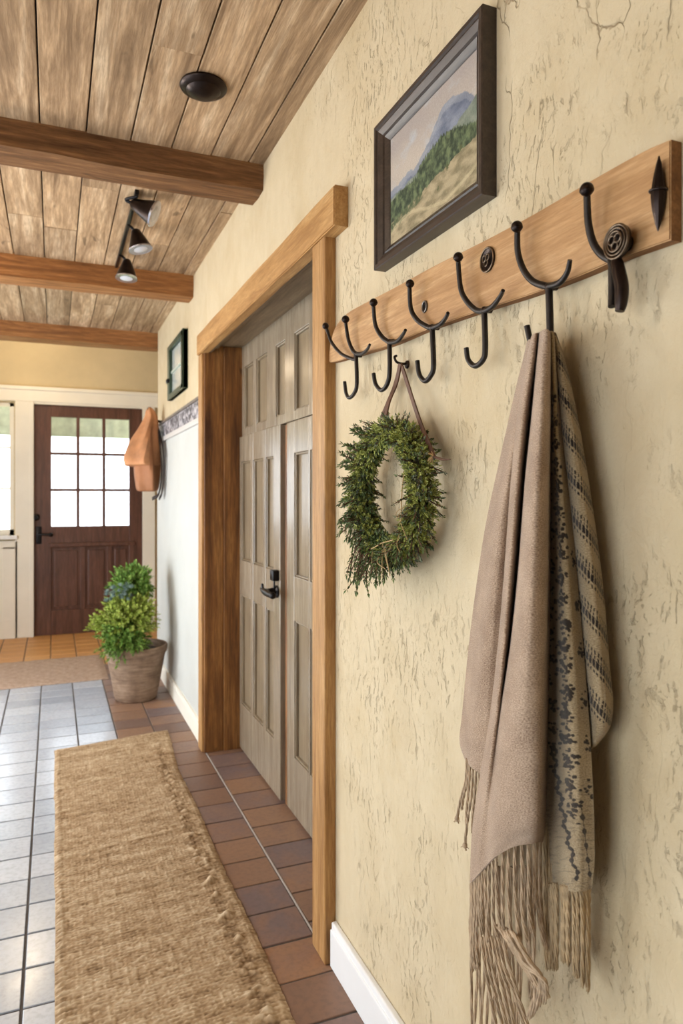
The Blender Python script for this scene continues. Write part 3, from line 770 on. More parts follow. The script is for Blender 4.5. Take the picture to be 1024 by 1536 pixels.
for k in range(3000):
    a = R(0, 2*PI); b_ = R(0, 2*PI); rr = .019*math.sqrt(R(.15, 1))
    rad = Vector((0, -math.cos(a), math.sin(a))); tan = Vector((0, math.sin(a), math.cos(a)))
    o_ = rad*math.cos(b_)+Vector((-1,0,0))*math.sin(b_)
    base = wp(a)+o_*rr
    if base.x > XW-.008: continue
    d = o_*R(.5, 1.1)+tan*R(.1, 1.1)*(1 if math.cos(a) < .2 else -.4)+Vector((-.1, 0, R(-.5, .3)))
    inner = o_.dot(rad) < -.2
    r_ = random.random(); near = math.sin(a) > .35 or math.cos(a) > .45
    if r_ < (.78 if near else .50): sprig(moss, None, base, d, R(.010, .023)*(.55 if inner else 1), .0075, .0016, 6)
    elif r_ < .90: sprig(dk, stm, base, d, R(.016, .040)*(.4 if inner else 1), .009, .0018, 7)
    else: sprig(sg, stm, base, d, R(.014, .034)*(.4 if inner else 1), .010, .0015, 7)
long_ = [(PI-.5, (0,.7,.5), .05), (PI-.15, (0,1,.25), .055), (PI+.1, (0,1,-.05), .05), (PI+.55, (0,1,.0), .06), (PI+.6, (0,.6,-.8), .06), (PI+.75, (0,.35,-1), .08), (PI+.9, (0,.3,-1), .09), (PI+1.0, (0,.15,-1), .11),
         (PI+1.25, (0,.0,-1), .07), (PI+1.5, (0,0,-1), .06), (PI+1.7, (0,-.1,-1), .06), (PI*2-.9, (0,-.1,-1), .05), (PI-.75, (0,.8,.5), .04), (2.0, (0,.6,.5), .045), (PI+.35, (0,.8,-.6), .05), (PI-.35,(0,1,.5),.045), (PI+1.1,(0,.2,-1),.085)]
for a, dv, L in long_:
    for q in range(5):
        base = wp(a+R(-.08, .08), 1.04)+Vector((-.02+R(-.01, .01), 0, 0))
        sprig(dk, stm, base, Vector(dv)+Vector((R(-.4, .05), R(-.2, .2), R(-.2, .2))), L*R(.75, 1.1), .014, .002, 11, .03)
dk.build('dark_foliage', M['dleaf'], wr_, False); moss.build('moss_foliage', M['moss'], wr_, False); sg.build('sage_foliage', M['sage'], wr_, False); stm.build('stems', M['twig'], wr_, False)
stw = MB()
for k in range(9):
    a = R(-1.9, -.2); p = wp(a)+Vector((-.028, 0, 0))
    stw.tube(cat([p, p+Vector((-.012, R(-.02,.02), R(-.03,.01))), p+Vector((-.01, R(-.03,.03), R(-.06,-.02)))], 4), .0008, 4)
for a0, a1 in ((.3,-.5), (-.9,-1.7)): stw.tube([wp(a0+(a1-a0)*i/16, 1-.1*math.sin(i/16*PI), -.034) for i in range(17)], .0013, 5)
stw.build('straw', M['straw'], wr_)
def strap(mb, ps, w_=.005, th=.0015):
    """flat strap facing the corridor, ps world points"""
    p = cat(ps, 5); o = len(mb.v)
    for i, q in enumerate(p):
        t = (p[min(i+1, len(p)-1)]-p[max(i-1, 0)]).normalized(); sd = t.cross(Vector((-1,0,0))).normalized(); nn = sd.cross(t)
        for a, b_ in ((-1,-1),(1,-1),(1,1),(-1,1)): mb.v.append(q+sd*w_*a+nn*th*b_)
    for i in range(len(p)-1):
        for k in range(4): mb.face([o+i*4+k, o+i*4+(k+1) % 4, o+(i+1)*4+(k+1) % 4, o+(i+1)*4+k])
    mb.face([o, o+3, o+2, o+1]); e = o+(len(p)-1)*4; mb.face([e, e+1, e+2, e+3])
strap_ = MB(); hx_ = XW-.022
strap(strap_, [onX(601, 548, hx_), onX(606, 560, hx_-.004), onX(628, 628, .662), onX(651, 686, .655)], .0050)
strap_.build('strap', M['leather'], wr_, False)
strap_ = MB(); strap(strap_, [onX(600, 546, hx_-.003), onX(594, 575, .672), onX(584, 600, .66), onX(577, 628, .648)], .0066); strap_.build('strap', M['leather'], wr_, False)
strap_ = MB(); strap(strap_, [onX(600, 547, hx_+.001), onX(591, 580, .682), onX(582, 602, .68), onX(572, 626, .672)], .0045); strap_.build('strap', M['leather'], wr_, False)
m = MB(); kc = onX(650, 685, .65)
for k in range(14):
    d = Vector((R(-1,.2), R(-1,1), R(-1,1))).normalized(); m.tube([kc, kc+d*.006+Vector((0,0,.002)), kc+d*R(.01,.016)], [.0012,.001,.0006], 5)
m.build('twine_knot', M['straw'], wr_)
MB().tube([onX(646, 690, .655), kc, onX(662, 689, .655), onX(675, 689, .657)], [.0018,.0028,.0026,.0012], 7).build('twig_peg', M['twig'], wr_)

# ---------------------------------------------------------------- shawls
def sheetgrid(rows, nu, nv, seed=0, amp=.0015):
    """rows of (px,py,off): catmull both ways; returns grid of Vectors [j][i] top to bottom"""
    rr = [[Vector(p) for p in r] for r in rows]
    # across
    def res(pts, n):
        k = 24; c_ = cat(pts, k); m = len(c_)-1
        return [c_[int(m*i/n)].lerp(c_[min(m, int(m*i/n)+1)], m*i/n-int(m*i/n)) for i in range(n+1)]
    A_ = [res(r, nu) for r in rr]
    cols_ = []
    for i in range(nu+1):
        cols_.append(res([A_[j][i] for j in range(len(A_))], nv))
    out = []
    for j in range(nv+1):
        row = []
        for i in range(nu+1):
            p = cols_[i][j]
            n_ = noise.noise(Vector((i/nu*4+seed, j/nv*7, seed)))*amp+noise.noise(Vector((i/nu*11+seed, j/nv*5, seed+4)))*amp*.6
            row.append(onX(p.x, p.y, XW-max(.004, p.z+n_)))
        out.append(row)
    return out
def addsheet(mb, grid, th=.0028, dye=None, uoff=0.):
    nv = len(grid)-1; nu = len(grid[0])-1; o = len(mb.v)
    if mb.uv is None: mb.uv = []
    for side in (0, 1):
        v = 0.
        for j in range(nv+1):
            if j: v += (grid[j][nu//2]-grid[j-1][nu//2]).length
            u = 0.
            for i in range(nu+1):
                if i: u += (grid[j][i]-grid[j][i-1]).length
                a = grid[j][min(nu, i+1)]-grid[j][max(0, i-1)]; b_ = grid[min(nv, j+1)][i]-grid[max(0, j-1)][i]
                n_ = a.cross(b_); n_ = n_.normalized() if n_.length > 1e-12 else Vector((-1,0,0))
                mb.v.append(grid[j][i]+n_*(th/2 if side else -th/2)); mb.uv.append((u+uoff, v))
                if dye is not None: mb.at.setdefault('dye', []).append(dye(i/nu, j/nv, u, v))
                elif 'dye' in mb.at: mb.at['dye'].append(0.)
    N = (nu+1)*(nv+1)
    for j in range(nv):
        for i in range(nu):
            a = o+j*(nu+1)+i
            mb.face([a, a+1, a+nu+2, a+nu+1]); mb.face([N+a, N+a+nu+1, N+a+nu+2, N+a+1])
    for j in range(nv):
        a = o+j*(nu+1); mb.face([a, a+nu+1, N+a+nu+1, N+a]); a += nu; mb.face([a, N+a, N+a+nu+1, a+nu+1])
    for i in range(nu):
        a = o+i; mb.face([a, N+a, N+a+1, a+1]); a = o+nv*(nu+1)+i; mb.face([a, a+1, N+a+1, N+a])
A_rows = [
 [(791,514,.035),(795,509,.05),(803,512,.05)], [(784,545,.03),(790,545,.05),(802,545,.045)],
 [(774,585,.028),(784,585,.055),(795,585,.045)], [(748,700,.028),(763,700,.062),(781,700,.04)], [(727,800,.025),(747,800,.06),(771,800,.038)],
 [(706,950,.022),(729,950,.055),(760,950,.036)], [(694,1070,.02),(716,1070,.05),(750,1070,.035)], [(690,1112,.02),(709,1118,.046),(742,1130,.035)], [(699,1142,.02),(709,1152,.04),(728,1166,.034)]]
B_rows = [
 [(797,508,.045),(799,503,.062),(803,500,.066),(808,499,.055),(813,497,.068),(818,494,.074),(822,496,.07),(825,501,.05)],
 [(788,545,.04),(792,543,.066),(798,542,.07),(804,541,.05),(808,541,.074),(815,541,.085),(822,541,.076),(826,541,.05)],
 [(775,620,.04),(779,620,.07),(787,620,.078),(796,620,.040),(801,620,.086),(811,620,.10),(821,620,.084),(826,620,.05)],
 [(766,720,.04),(769,720,.074),(777,720,.084),(786,720,.040),(791,720,.096),(805,720,.112),(819,720,.09),(825,720,.05)],
 [(757,850,.04),(760,850,.074),(767,850,.086),(776,850,.044),(782,850,.104),(799,850,.120),(817,850,.096),(824,850,.05)],
 [(748,960,.04),(751,960,.072),(757,960,.084),(765,960,.050),(772,960,.108),(793,960,.122),(815,960,.098),(823,960,.05)],
 [(737,1060,.04),(740,1060,.07),(746,1060,.086),(752,1060,.075),(760,1060,.110),(786,1060,.120),(812,1060,.096),(821,1060,.05)],
 [(723,1150,.04),(727,1150,.07),(734,1150,.09),(742,1150,.086),(753,1150,.112),(782,1150,.112),(809,1150,.094),(819,1150,.05)],
 [(710,1235,.04),(715,1235,.07),(723,1235,.09),(733,1235,.09),(748,1235,.108),(779,1235,.104),(805,1235,.09),(816,1235,.05)],
 [(705,1326,.04),(709,1322,.07),(717,1313,.085),(728,1301,.088),(744,1285,.100),(770,1270,.098),(798,1264,.086),(813,1262,.05)]]
sh = MB()
addsheet(sh, sheetgrid(A_rows, 30, 160, 3.)); addsheet(sh, sheetgrid(B_rows, 90, 220, 9.), uoff=.4)
hang = onX(806, 508, XW-.05)
plain_s = sh.build('shawl', M['plainknit'], loc=hang, auto=60)
tag(plain_s, 'plain blush beige knitted shawl with long fringe hanging from the iron hook', 'shawl')
def tassel(ps, off, r, mat, parent, strands=3, knot=False, tw=7):
    """ps px path"""
    P = cat([onX(px, py, XW-o_) for (px, py), o_ in zip(ps, off)], 9); n = len(P); m = MB(); ph0 = R(0, 6)
    for s in range(strands):
        q = []
        for i, p in enumerate(P):
            an = ph0+2*PI*s/strands+i/n*tw*2; k = r*.62*(1+.35*(i/n)**3)
            q.append(p+Vector((math.cos(an)*k, math.sin(an)*k*.8, math.sin(an)*k*.4)))
        m.tube(q, [r*.62]*(n-1)+[r*.25], 6)
    if knot:
        e = P[-1]; m.sphere(e, r*2.1, 10, (1,1,1.2))
        for k in range(7): d = Vector((R(-1,1), R(-1,1), R(-1.4,.2))).normalized(); m.tube([e, e+d*r*4], [r*.6, r*.3], 5)
    return m.build('tassel', mat, parent)
for (x, y, ex, ey, kn) in ((700,1144,685,1228,True),(705,1150,699,1240,False),(709,1154,697,1268,True),(714,1159,708,1250,False),(719,1163,713,1240,False),(703,1148,692,1215,False),(724,1166,716,1262,False)):
    tassel([(x,y-6),(x-2,(y*2+ey)/3),((x+ex)/2-2,(y+ey*2)/3),(ex,ey)], [.032,.03,.028,.026], .0022, M['cord'], plain_s, 3, kn)
def hemB(t):
    h_ = B_rows[-1]; k = t*(len(h_)-1); i = min(int(k), len(h_)-2); f = k-i
    return tuple(h_[i][q]*(1-f)+h_[i+1][q]*f for q in range(3))
for k in range(20):                      # front layer
    t = (k+.5)/20; x, y, o_ = hemB(t)
    px2 = x+R(-3,3); ey = 1440+R(-25,25) if t < .35 else (1405+R(-20,30))
    pts_ = [(x, y-5), (x+R(-1.5,1.5), y+(ey-y)*.35), (px2, y+(ey-y)*.7), (px2+R(-2,3)+(6 if t > .5 else 0), ey)]
    tassel(pts_, [o_-.004, o_-.002, o_-.006, o_-.010], .0024, M['cord'], plain_s, 3)
for k in range(15):                      # rear layer reaching below the frame
    x = 708+k*6.6+R(-2,2)
    ey = 1535+R(-15,45) if x < 780 else 1500+R(-30,20)
    tassel([(x, 1300), (x+R(-2,2), 1370), (x+R(-4,4), 1440), (x+R(-7,7), ey)], [.045,.045,.048,.045], .0023, M['cord'], plain_s, 3)
for k in range(11):                      # twisted bunch swinging to the right
    a = R(-6,6); b_ = R(-8,8)
    tassel([(745+k*2.2, 1388+k*.8), (758+k*2+a, 1408), (778+a+k*1.5, 1440+b_), (800+b_+k*2.0, 1475+a), (812+k*1.2+a-(k % 3)*12, 1500+b_+(k % 3)*14)], [.085+R(-.006,.006), .098, .094, .085, .075], .0026, M['cord'], plain_s, 3)
for k in range(7):
    tassel([(722+k*5, 1405), (727+k*6, 1450+R(-5,5)), (735+k*7, 1490+R(-5,5)), (742+k*8+R(-4,4), 1540)], [.08,.088,.082,.075], .0024, M['cord'], plain_s, 3)

# patterned shawl: front strip with sprigs, outer wing with slanting dashed bands
C_rows = [
 [(816,503,.035),(822,498,.04),(827,497,.056),(831,504,.045)],
 [(812,560,.035),(823,560,.043),(830,560,.062),(836,560,.045)],
 [(810,640,.03),(824,640,.044),(833,640,.064),(842,640,.045)],
 [(809,720,.03),(824,720,.044),(838,720,.066),(852,720,.045)],
 [(807,850,.03),(825,850,.044),(845,850,.07),(863,850,.048)],
 [(805,1000,.03),(826,1000,.044),(852,1000,.074),(876,1000,.05)],
 [(804,1120,.03),(827,1120,.044),(857,1120,.074),(885,1120,.05)],
 [(808,1220,.03),(831,1220,.044),(861,1220,.07),(890,1220,.048)],
 [(818,1290,.03),(836,1290,.046),(863,1290,.064),(891,1290,.045)],
 [(824,1330,.03),(840,1334,.05),(864,1337,.06),(888,1332,.043)]]
D_rows = [
 [(823,502,.03),(828,498,.045),(832,500,.045),(836,510,.022)],
 [(826,540,.03),(833,538,.05),(841,537,.046),(846,541,.02)],
 [(830,600,.025),(841,600,.052),(852,600,.05),(860,600,.018)],
 [(838,700,.025),(853,700,.052),(868,700,.05),(878,700,.016)],
 [(848,800,.022),(865,800,.05),(882,800,.05),(893,800,.015)],
 [(858,900,.022),(876,900,.05),(893,900,.048),(905,900,.015)],
 [(866,1000,.022),(884,1000,.05),(902,1000,.046),(913,1000,.014)],
 [(872,1050,.022),(889,1050,.048),(907,1052,.044),(918,1050,.014)],
 [(876,1092,.02),(890,1094,.045),(906,1092,.04),(915,1085,.014)],
 [(880,1126,.02),(887,1122,.04),(896,1114,.034),(906,1103,.014)]]
rnd = random.Random(4)
blobs = []; WC = .062
def cluster(x, v, n, sx, sv, r0, r1):
    for q in range(n): blobs.append((x+rnd.gauss(0, sx), v+rnd.gauss(0, sv), rnd.uniform(r0, r1)))
for i in range(26):
    vy = .10+i*.031; f_ = vy/.9; sh_ = max(0, vy-.62)*.10
    cluster(.62*WC+sh_+.0012*math.sin(i*2.1), vy, 24, .0040+.001*math.sin(i*1.3), .0055, .0013, .0027)
    cluster(.62*WC+sh_, vy+.0155, 4, .0009, .0035, .0010, .0018)
    if i > 2: cluster(.36*WC+.001*math.sin(i), vy+.016, 14 if i % 4 else 6, .0028, .0050, .0012, .0024)
    if i > 5 and i % 2: cluster(.93*WC, vy+.008, 12, .0022, .0060, .0011, .0022)
grid_w = {}
for b_ in blobs: grid_w.setdefault(int(b_[1]/.004), []).append(b_)
def dyeC(s, t, u, v):
    x = s*WC; key = int(v/.004)
    if t < .70 or (s > .55 and t < .80):
        for q in (key-1, key, key+1):
            for (bu, bv, br) in grid_w.get(q, ()):
                if (x-bu)**2+(v-bv)**2 < br*br: return .95
    if .66 < t < .96:            # zigzag line running down to the hem
        cu = .36+.36*(t-.66)/.30
        if abs(s-cu+.03*math.sin(v*260))*WC < .0008+.0018*abs(math.sin(v*420)): return .95
    if .76 < t < .96:
        cu = .78+.16*(t-.76)/.20
        if abs(s-cu)*WC < .0004+.0020*max(0,math.sin(v*330)): return .9
    if t > .72 and noise.noise(Vector((s*7, v*330, 1))) > .25: return .3
    return 0.
def dyeD(s, t, u, v):
    if t > .80+.10*s or s < .10: return 0.
    w_ = v-(s-.3)*.062; per = .059
    uu = s*64+noise.noise(Vector((v*90, 3, 2)))*1.0
    q = ((w_ % per)/per+noise.noise(Vector((s*26, v*60, 2)))*.03) % 1
    sl = uu+q*9
    if .47 < q < .66: return 1. if (sl % 4.8) < 3.5 else .1
    if (.72 < q < .80): return 1. if (sl % 4.4) < 2.2 else 0.
    if .24 < q < .34 or .37 < q < .45: return 1. if (sl % 4.4) < 1.9 else 0.
    return 0.
sc_ = MB()
addsheet(sc_, sheetgrid(C_rows, 110, 900, 5.), dye=dyeC); addsheet(sc_, sheetgrid(D_rows, 90, 620, 7.), dye=dyeD)
patt = sc_.build('shawl', M['pattknit'], loc=onX(828, 504, XW-.04), auto=60)
tag(patt, 'oatmeal shawl with black sprigs and slanting dashed bands, tucked behind the plain one', 'shawl')
for gx, n_, ey0, hem_ in ((829,3,1440,1330),(835,2,1446,1330),(846,3,1442,1333),(852,2,1450,1334),(862,2,1460,1335),(868,2,1468,1334),(875,3,1478,1333),(882,3,1488,1331)):
    for k in range(n_):
        x = gx+(k-n_/2)*3; o_ = .040+.02*math.sin((x-820)/66*PI); gc = gx+R(-1,1)
        tassel([(x, hem_-5), (x*.6+gc*.4, hem_+28), (x*.5+gc*.5+R(-.5,.5), 1405), (x*.5+gc*.5+R(-1,1), ey0+R(-7,5))], [o_-.002, o_+R(-.003,.003), o_-.002, o_-.006], .0024, M['cord2'], patt, 3)
for k in range(5):
    x = 816+k*4
    tassel([(x, 1240), (x+1, 1320), (x+R(-2,4), 1400), (x+R(-3,6), 1455)], [.036,.038,.04,.038], .0024, M['cord2'], patt, 3)

# ---------------------------------------------------------------- patterned rail with hanging satchel, green frame
yr0, yr1 = Y1+.09, YE-.01
rl = thing('wall_rail', 'blue and white patterned rail board along the hall wall beyond the doorway', 'rail board', (XW, yr0, 1.64))
gp = G('blue_white_scroll_pattern', .5)
nn_ = gp.noise(gp.mapping(gp.obj, (1,12,16)), 1.6, 3, .6, 1.2)
gp.color(gp.ramp(nn_, [(.46, srgb(58,56,62)), (.53, srgb(150,146,152)), (.66, srgb(190,184,184))]))
MB().box(XW-.016, XW, yr0, yr1, 1.655, 1.745, .003).build('panel', gp.m, rl)
MB().box(XW-.022, XW, yr0, yr1, 1.745, 1.762, .004).build('top_moulding', plain('worn_grey_wood', srgb(104,92,82), .6, nscale=20, amt=.3), rl)
b = MB().box(XW-.02, XW, yr0, yr1, 1.625, 1.655, .004); b.build('bottom_moulding', plain('pale_grey_paint', srgb(196,190,184), .5), rl)

gf = thing('green_frame', 'small dark green two pane window frame hung high on the hall wall', 'wall frame', (XW, 4.1, 1.85))
ga, gb_, gz0_, gz1_ = onX(282, 540, XW).y, onX(258, 540, XW).y, 1.86, 2.195
m = MB(); framesweep(m, ga, gb_, gz0_, gz1_, [(0,XW),(0,XW-.03),(.03,XW-.03),(.03,XW-.008)]); m.box(XW-.03, XW, ga, ga+.07, gz0_+.001, gz1_-.001, .004).box(XW-.0299, XW, gb_-.075, gb_, gz0_+.001, gz1_-.001, .004)
m.build('frame', M['green'], gf)
MB().box(XW-.02, XW, ga+.075, gb_-.075, gz1_-.03, gz1_, .004).box(XW-.025, XW, ga, gb_, gz0_, gz0_+.028, .004).box(XW-.018, XW, ga+.05, gb_-.05, 2.02, 2.035, .002).build('muntin', plain('pale_sage_paint', srgb(160,170,158), .5), gf)
MB().box(XW-.01, XW, ga+.07, gb_-.07, gz0_+.02, gz1_-.02).build('mirror', plain('silvery_glass', srgb(206,212,206), .18, .3), gf, False)

c = onX(252, 587, XW-.02)
wb = thing('wall_bracket', 'small black iron bracket on the hall wall below the green frame', 'bracket', (XW, c.y, c.z))
MB().box(XW-.02, XW, c.y-.02, c.y+.02, c.z-.05, c.z+.05, .004).build('plate', M['black'], wb)
MB().tube([(XW-.01, c.y, c.z+.045), (XW-.03, c.y-.03, c.z+.05), (XW-.035, c.y-.10, c.z+.05)], .009, 8).sphere((XW-.035, c.y-.10, c.z+.05), .014, 10).build('arm', M['black'], wb)

# peg and tan bag / jacket
YB = 4.90
pg = thing('rail_peg', 'dark iron peg at the far end of the patterned rail, above the tan bag', 'peg', (XW-.02, YB, 1.79))
MB().tube(cat([(XW+.0, YB, 1.76), (XW-.05, YB, 1.77), (XW-.09, YB, 1.80), (XW-.095, YB, 1.835)], 5), .009, 10).build('shank', M['black'], pg)
MB().sphere((XW-.095, YB, 1.84), .02, 12).build('knob', M['black'], pg)
bg = thing('suede_bag', 'tan suede slouch bag with folded flap hanging at the hall corner', 'bag', (XW-.1, YB, 1.83))
def loft(secs, mat, name, parent, n=28, fold=.0, auto=50):
    m = MB()
    o = 0
    for (z, cx__, cy__, rx, ry_) in secs:
        for k in range(n):
            a = 2*PI*k/n; f = 1+fold*math.sin(a*5+z*6)+fold*.6*noise.noise(Vector((math.cos(a)*2, math.sin(a)*2, z*6)))
            m.v.append(Vector((cx__+math.cos(a)*rx*f, cy__+math.sin(a)*ry_*f, z)))
    for i in range(len(secs)-1):
        for k in range(n): m.face([i*n+k, i*n+(k+1) % n, (i+1)*n+(k+1) % n, (i+1)*n+k])
    m.face(list(range(n))[::-1]); m.face([(len(secs)-1)*n+k for k in range(n)])
    return m.build(name, mat, parent, auto=auto)
def interp(secs, k=6):
    out = []
    V = [Vector((a, b_, c_)) for a, b_, c_, d, e in secs]; W_ = [Vector((d, e, 0)) for a, b_, c_, d, e in secs]
    for p, q in zip(cat(V, k), cat(W_, k)): out.append((p.x, p.y, p.z, max(.004, q.x), max(.004, q.y)))
    return out
body = [(1.285, .60, YB, .035, .08), (1.30, .59, YB, .065, .115), (1.40, .585, YB, .078, .135), (1.50, .585, YB, .082, .135), (1.62, .59, YB, .075, .11), (1.72, .61, YB, .05, .07)]
loft(interp(body), M['tan2'], 'bag_body', bg, fold=.16)
flap = [(1.455, .555, YB-.01, .07, .12), (1.462, .548, YB-.015, .105, .15), (1.50, .545, YB-.01, .112, .155), (1.56, .56, YB-.005, .105, .145), (1.64, .58, YB, .088, .115), (1.72, .60, YB, .06, .08), (1.79, .615, YB, .04, .05), (1.835, .61, YB, .026, .032), (1.855, .605, YB, .012, .02)]
loft(interp(flap), M['tan'], 'bag_flap', bg, fold=.15)
s_ = MB(); strap(s_, [(.655, YB-.06, 1.70), (.66, YB-.13, 1.55), (.668, YB-.12, 1.40), (.655, YB-.08, 1.27), (.62, YB-.03, 1.235)], .012, .003); s_.build('dark_strap', M['darkstrap'], bg, False)
s_ = MB(); strap(s_, [(.665, YB-.03, 1.70), (.672, YB-.17, 1.55), (.676, YB-.18, 1.42), (.67, YB-.12, 1.28), (.66, YB-.06, 1.235)], .010, .003); s_.build('dark_strap', M['darkstrap'], bg, False)

# ---------------------------------------------------------------- potted plant
pc = onZ(211, 1046, 0); pc.z = 0; pc.x = min(pc.x, .475)
pp = thing('potted_plant', 'bushy green conifer and fern planting in a weathered clay pot beside the hall wall', 'plant', pc)
prof = [(.118,0),(.126,.01),(.134,.05),(.150,.14),(.165,.22),(.176,.275),(.183,.285),(.189,.30),(.190,.325),(.184,.334),(.174,.332),(.168,.30),(.160,.26)]
MB().lathe(prof, pc, (0,0,1), 48, wob=.02).build('pot', M['pot'], pp, auto=60)
s_ = MB(); s_.lathe([(.166,.285),(.14,.298),(.08,.306),(.01,.308)], pc, (0,0,1), 32, wob=.05); s_.build('soil', M['soil'], pp)
def bush(name, mat, centre, rad, n, L, ll, lw, nn=9, droop=.02):
    mb, st = MB(), MB()
    for k in range(n):
        d = Vector((R(-1,1), R(-1,1), R(-.55,1))).normalized()
        b_ = Vector(centre)+Vector((d.x*rad[0], d.y*rad[1], d.z*rad[2]))*R(.15, .75)
        if b_.x > XW-.05: continue
        dd = (d+Vector((0,0,.35))).normalized(); 
        if b_.x+dd.x*L > XW-.02: dd.x = -abs(dd.x)*.3
        sprig(mb, st, b_, dd, L*R(.7, 1.2), ll, lw, nn, droop)
    f = mb.build(name, mat, pp, False); st.build('stems', M['twig'], f, False)
base = pc
tk = MB()
for (dx, dy, h_) in ((-.02,0,.55),(.02,.03,.6),(-.06,-.03,.45),(.0,-.05,.4)): tk.tube(cat([base+Vector((dx*.3, dy*.3, .28)), base+Vector((dx, dy, .4)), base+Vector((dx*1.6, dy*1.6, h_))], 4), [.008]*8+[.003], 7)
tk.build('trunk', M['twig'], pp)
bush('upper_foliage', M['fern'], base+Vector((-.015, .06, .69)), (.105,.11,.10), 340, .075, .025, .0055)
bush('lime_foliage', M['lime'], base+Vector((-.05, -.04, .50)), (.145,.15,.14), 520, .08, .024, .0055)
bush('lower_foliage', M['fern'], base+Vector((-.08, -.08, .37)), (.14,.12,.12), 380, .07, .024, .0055, 9, .06)
bush('trailing_foliage', M['lime'], base+Vector((-.185, -.02, .46)), (.07,.07,.05), 90, .07, .020, .005, 9, .0)
# blue rosette leaves
mb = MB(); c0 = base+Vector((-.11, -.08, .665))
for k in range(26):
    cc = c0+Vector((R(-.07,.07), R(-.05,.02), R(-.05,.05)))
    for q in range(16):
        a = q*2.4; e_ = .2+q/16*1.2; d = Vector((math.cos(a)*math.sin(e_), math.sin(a)*math.sin(e_), math.cos(e_)))
        mb.leaf(cc, d, Vector((0,0,1)), .028, .006, .5)
mb.build('blue_rosettes', M['blue'], pp, False); mb = MB()
for k in range(4):
    cc = base+Vector((-.12+R(-.03,.03), -.12, .38+R(-.02,.03)))
    for q in range(14):
        a = q*2.4; e_ = .2+q/14*1.2; d = Vector((math.cos(a)*math.sin(e_), math.sin(a)*math.sin(e_), math.cos(e_))); mb.leaf(cc, d, Vector((0,0,1)), .022, .005, .5)
mb.build('low_rosettes', M['blue'], pp, False)

# ---------------------------------------------------------------- rugs
def rug():
    m = MB(); tone = []; nx, ny_ = 190, 1250
    xa, xb, ya_, yb_ = .004, .532, .9, 3.77
    for j in range(ny_+1):
        v = j/ny_; y = ya_+(yb_-ya_)*v
        for i in range(nx+1):
            u = i/nx
            wl_ = .0015*math.sin(y*9)+.003*noise.noise(Vector((y*14, 1, 0))); wr__ = .003*math.sin(y*7+1)+.004*noise.noise(Vector((y*30, 3, 0)))
            x = (xa+wl_)*(1-u)+(xb+wr__+.03*max(0, (y-3.2)/.57))*u
            # woven texture: crosswise rows with lumpy yarns
            row = math.sin(y*2*PI/.0125+noise.noise(Vector((x*8, y*8, 0)))*2.2)
            col = math.sin(x*2*PI/.0110+row*.6+noise.noise(Vector((x*6, y*20, 2)))*2)
            n1 = noise.noise(Vector((x*60, y*90, 5))); n2 = noise.noise(Vector((x*16, y*40, 8)))
            n3 = noise.noise(Vector((x*3, y*26, 12))); n4 = noise.noise(Vector((x*110, y*150, 15)))
            z = .009+.0006*row+.0003*col+.0014*n1+.0012*n2+.0010*n3+.0010*n4
            for yr in (2.62, 2.30, 3.25): z += .006*math.exp(-((y-yr-.03*(u-.5)-.01*noise.noise(Vector((x*6, yr, 1))))/.010)**2)
            t = +.56+.08*row+.04*col+.32*n1+.28*n2+.25*n3+.30*n4
            # knotted braid near the right edge
            eb = math.exp(-((u-.885)/.05)**2)*(1 if y < 3.5 else .3)
            bump_ = math.sin(y*2*PI/.034+u*22)*math.sin((u-.885)*55+y*30)
            bn = max(0, noise.noise(Vector((x*30, y*24, 3)))+.35*bump_)
            z += eb*(bn*.018-.001); t += eb*(bn*.8-.30)
            eb2 = math.exp(-((u-.03)/.03)**2); z += eb2*.003*math.sin(y*2*PI/.02); t += eb2*.15*math.sin(y*2*PI/.02)
            z *= min(1, min(u, 1-u)*22+.35); z *= min(1, min(v, 1-v)*60+.3)
            m.v.append(Vector((x, y+.075*(u-.5)*v+.02*(u-.5), max(.001, z)))); tone.append(max(0, min(1, t)))
    N = (nx+1)*(ny_+1)
    for j in range(ny_):
        for i in range(nx):
            a = j*(nx+1)+i; m.face([a, a+1, a+nx+2, a+nx+1])
    # skirt down to the floor
    ring = [i for i in range(nx+1)]+[j*(nx+1)+nx for j in range(1, ny_+1)]+[ny_*(nx+1)+i for i in range(nx-1, -1, -1)]+[j*(nx+1) for j in range(ny_-1, 0, -1)]
    o = len(m.v)
    for r_ in ring: p = m.v[r_]; m.v.append(Vector((p.x, p.y, .0008))); tone.append(.2)
    for k in range(len(ring)): m.face([ring[k], ring[k-1], o+(k-1) % len(ring), o+k])
    m.at['tone'] = tone
    return m.build('runner_rug', M['jute'], loc=(0,0,0), auto=80)
tag(rug(), 'long coarse woven jute runner rug lying on the tiled hall floor', 'rug')
m = MB(); nx, ny_ = 90, 50
for j in range(ny_+1):
    for i in range(nx+1):
        u, v = i/nx, j/ny_
        z = .011+.0018*math.sin(u*90)*math.sin(v*44)+.002*noise.noise(Vector((u*9, v*7, 0)))
        z *= min(1, min(u, 1-u, v, 1-v)*30+.3)
        m.v.append(Vector((-1.15+1.50*u, 5.02+.78*v+.04*(u-.5), z)))
for j in range(ny_):
    for i in range(nx): a = j*(nx+1)+i; m.face([a, a+1, a+nx+2, a+nx+1])
ring = [i for i in range(nx+1)]+[j*(nx+1)+nx for j in range(1, ny_+1)]+[ny_*(nx+1)+i for i in range(nx-1, -1, -1)]+[j*(nx+1) for j in range(ny_-1, 0, -1)]
o = len(m.v)
for r_ in ring: p = m.v[r_]; m.v.append(Vector((p.x, p.y, .0008)))
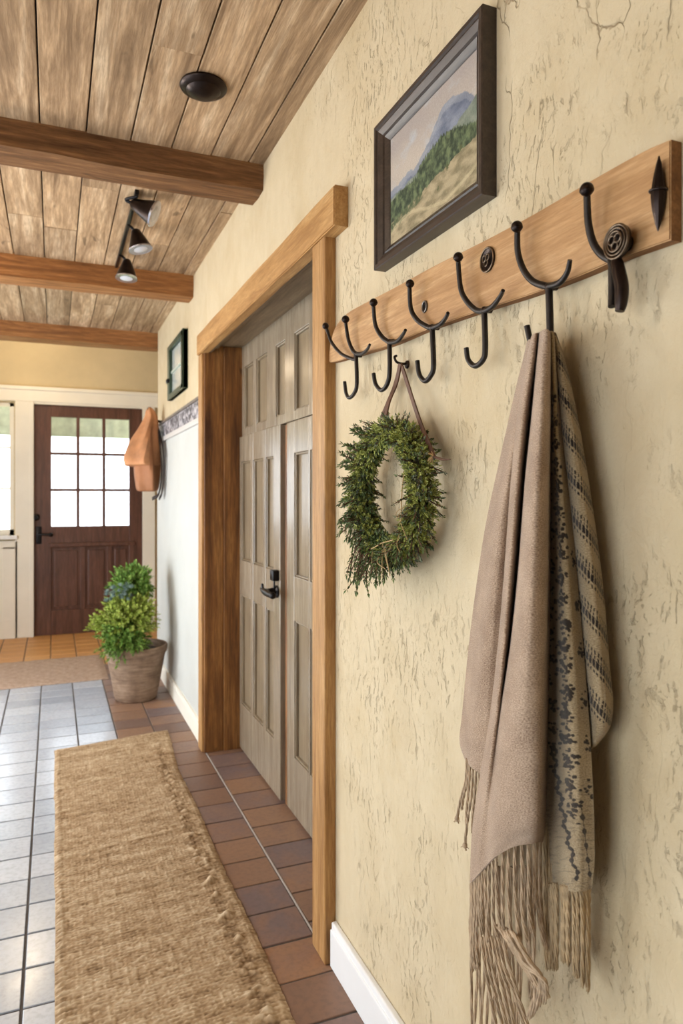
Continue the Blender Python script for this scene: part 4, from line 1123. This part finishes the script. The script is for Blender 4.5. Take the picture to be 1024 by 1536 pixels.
for k in range(len(ring)): m.face([ring[k], ring[k-1], o+(k-1) % len(ring), o+k])
tag(m.build('door_mat', M['mat'], loc=(0,0,0)), 'pinkish grey woven mat on the floor before the front door', 'mat')

# ================================================================ LIGHT
wd = bpy.data.worlds.new('world'); SC.world = wd; wd.use_nodes = True
bgd = wd.node_tree.nodes['Background']; bgd.inputs[0].default_value = (.84,.92,1,1); bgd.inputs[1].default_value = 5.0
def area(name, loc, rot, sx, sy, power, col, portal=False, spread=None):
    l = bpy.data.lights.new(name, 'AREA'); l.shape = 'RECTANGLE'; l.size = sx; l.size_y = sy; l.energy = power; l.color = col
    if portal: l.cycles.is_portal = True
    if spread: l.spread = spread
    o = bpy.data.objects.new(name, l); COL.objects.link(o); o.location = loc; o.rotation_euler = rot; return o
for i, (a, b) in enumerate(LW): area('window_daylight', (-1.78, (a+b)/2, 1.0), (0,-PI/2,0), 1.75, b-a, (8,26,60)[i], (.86,.93,1))
area('window_portal', ((wl+wr)/2, YF+.1, (wz0+wz1)/2), (-PI/2,0,0), wr-wl, wz1-wz0, 10, (1,1,1), True)
area('window_portal', ((gx0+gx1)/2, YF+.1, (gz0+gz1)/2), (-PI/2,0,0), gx1-gx0, gz1-gz0, 10, (1,1,1), True)
def lamp(x, y, z, e, r=.05, col=(1,.80,.55)):
    l = bpy.data.lights.new('unseen_lamp', 'POINT'); l.energy = e; l.color = col; l.shadow_soft_size = r
    o = bpy.data.objects.new('unseen_lamp', l); COL.objects.link(o); o.location = (x, y, z)
lamp(-.6, 1.2, 2.1, 7.5, .12)
lamp(-.9, 3.1, 1.7, 34, .12, (1,.87,.72))  # added unseen fill, hung mid-air to brighten the ceiling between the beams
lamp(-.2, 6.1, 2.5, 14, .12)  # added unseen fill to light the entry wall
for o in bpy.data.objects:
    if '_w' in o: del o['_w']
SC.view_settings.view_transform = 'Standard'; SC.view_settings.look = 'None'; SC.view_settings.gamma = 1; SC.view_settings.exposure = 0.0
SC.view_settings.use_curve_mapping = False
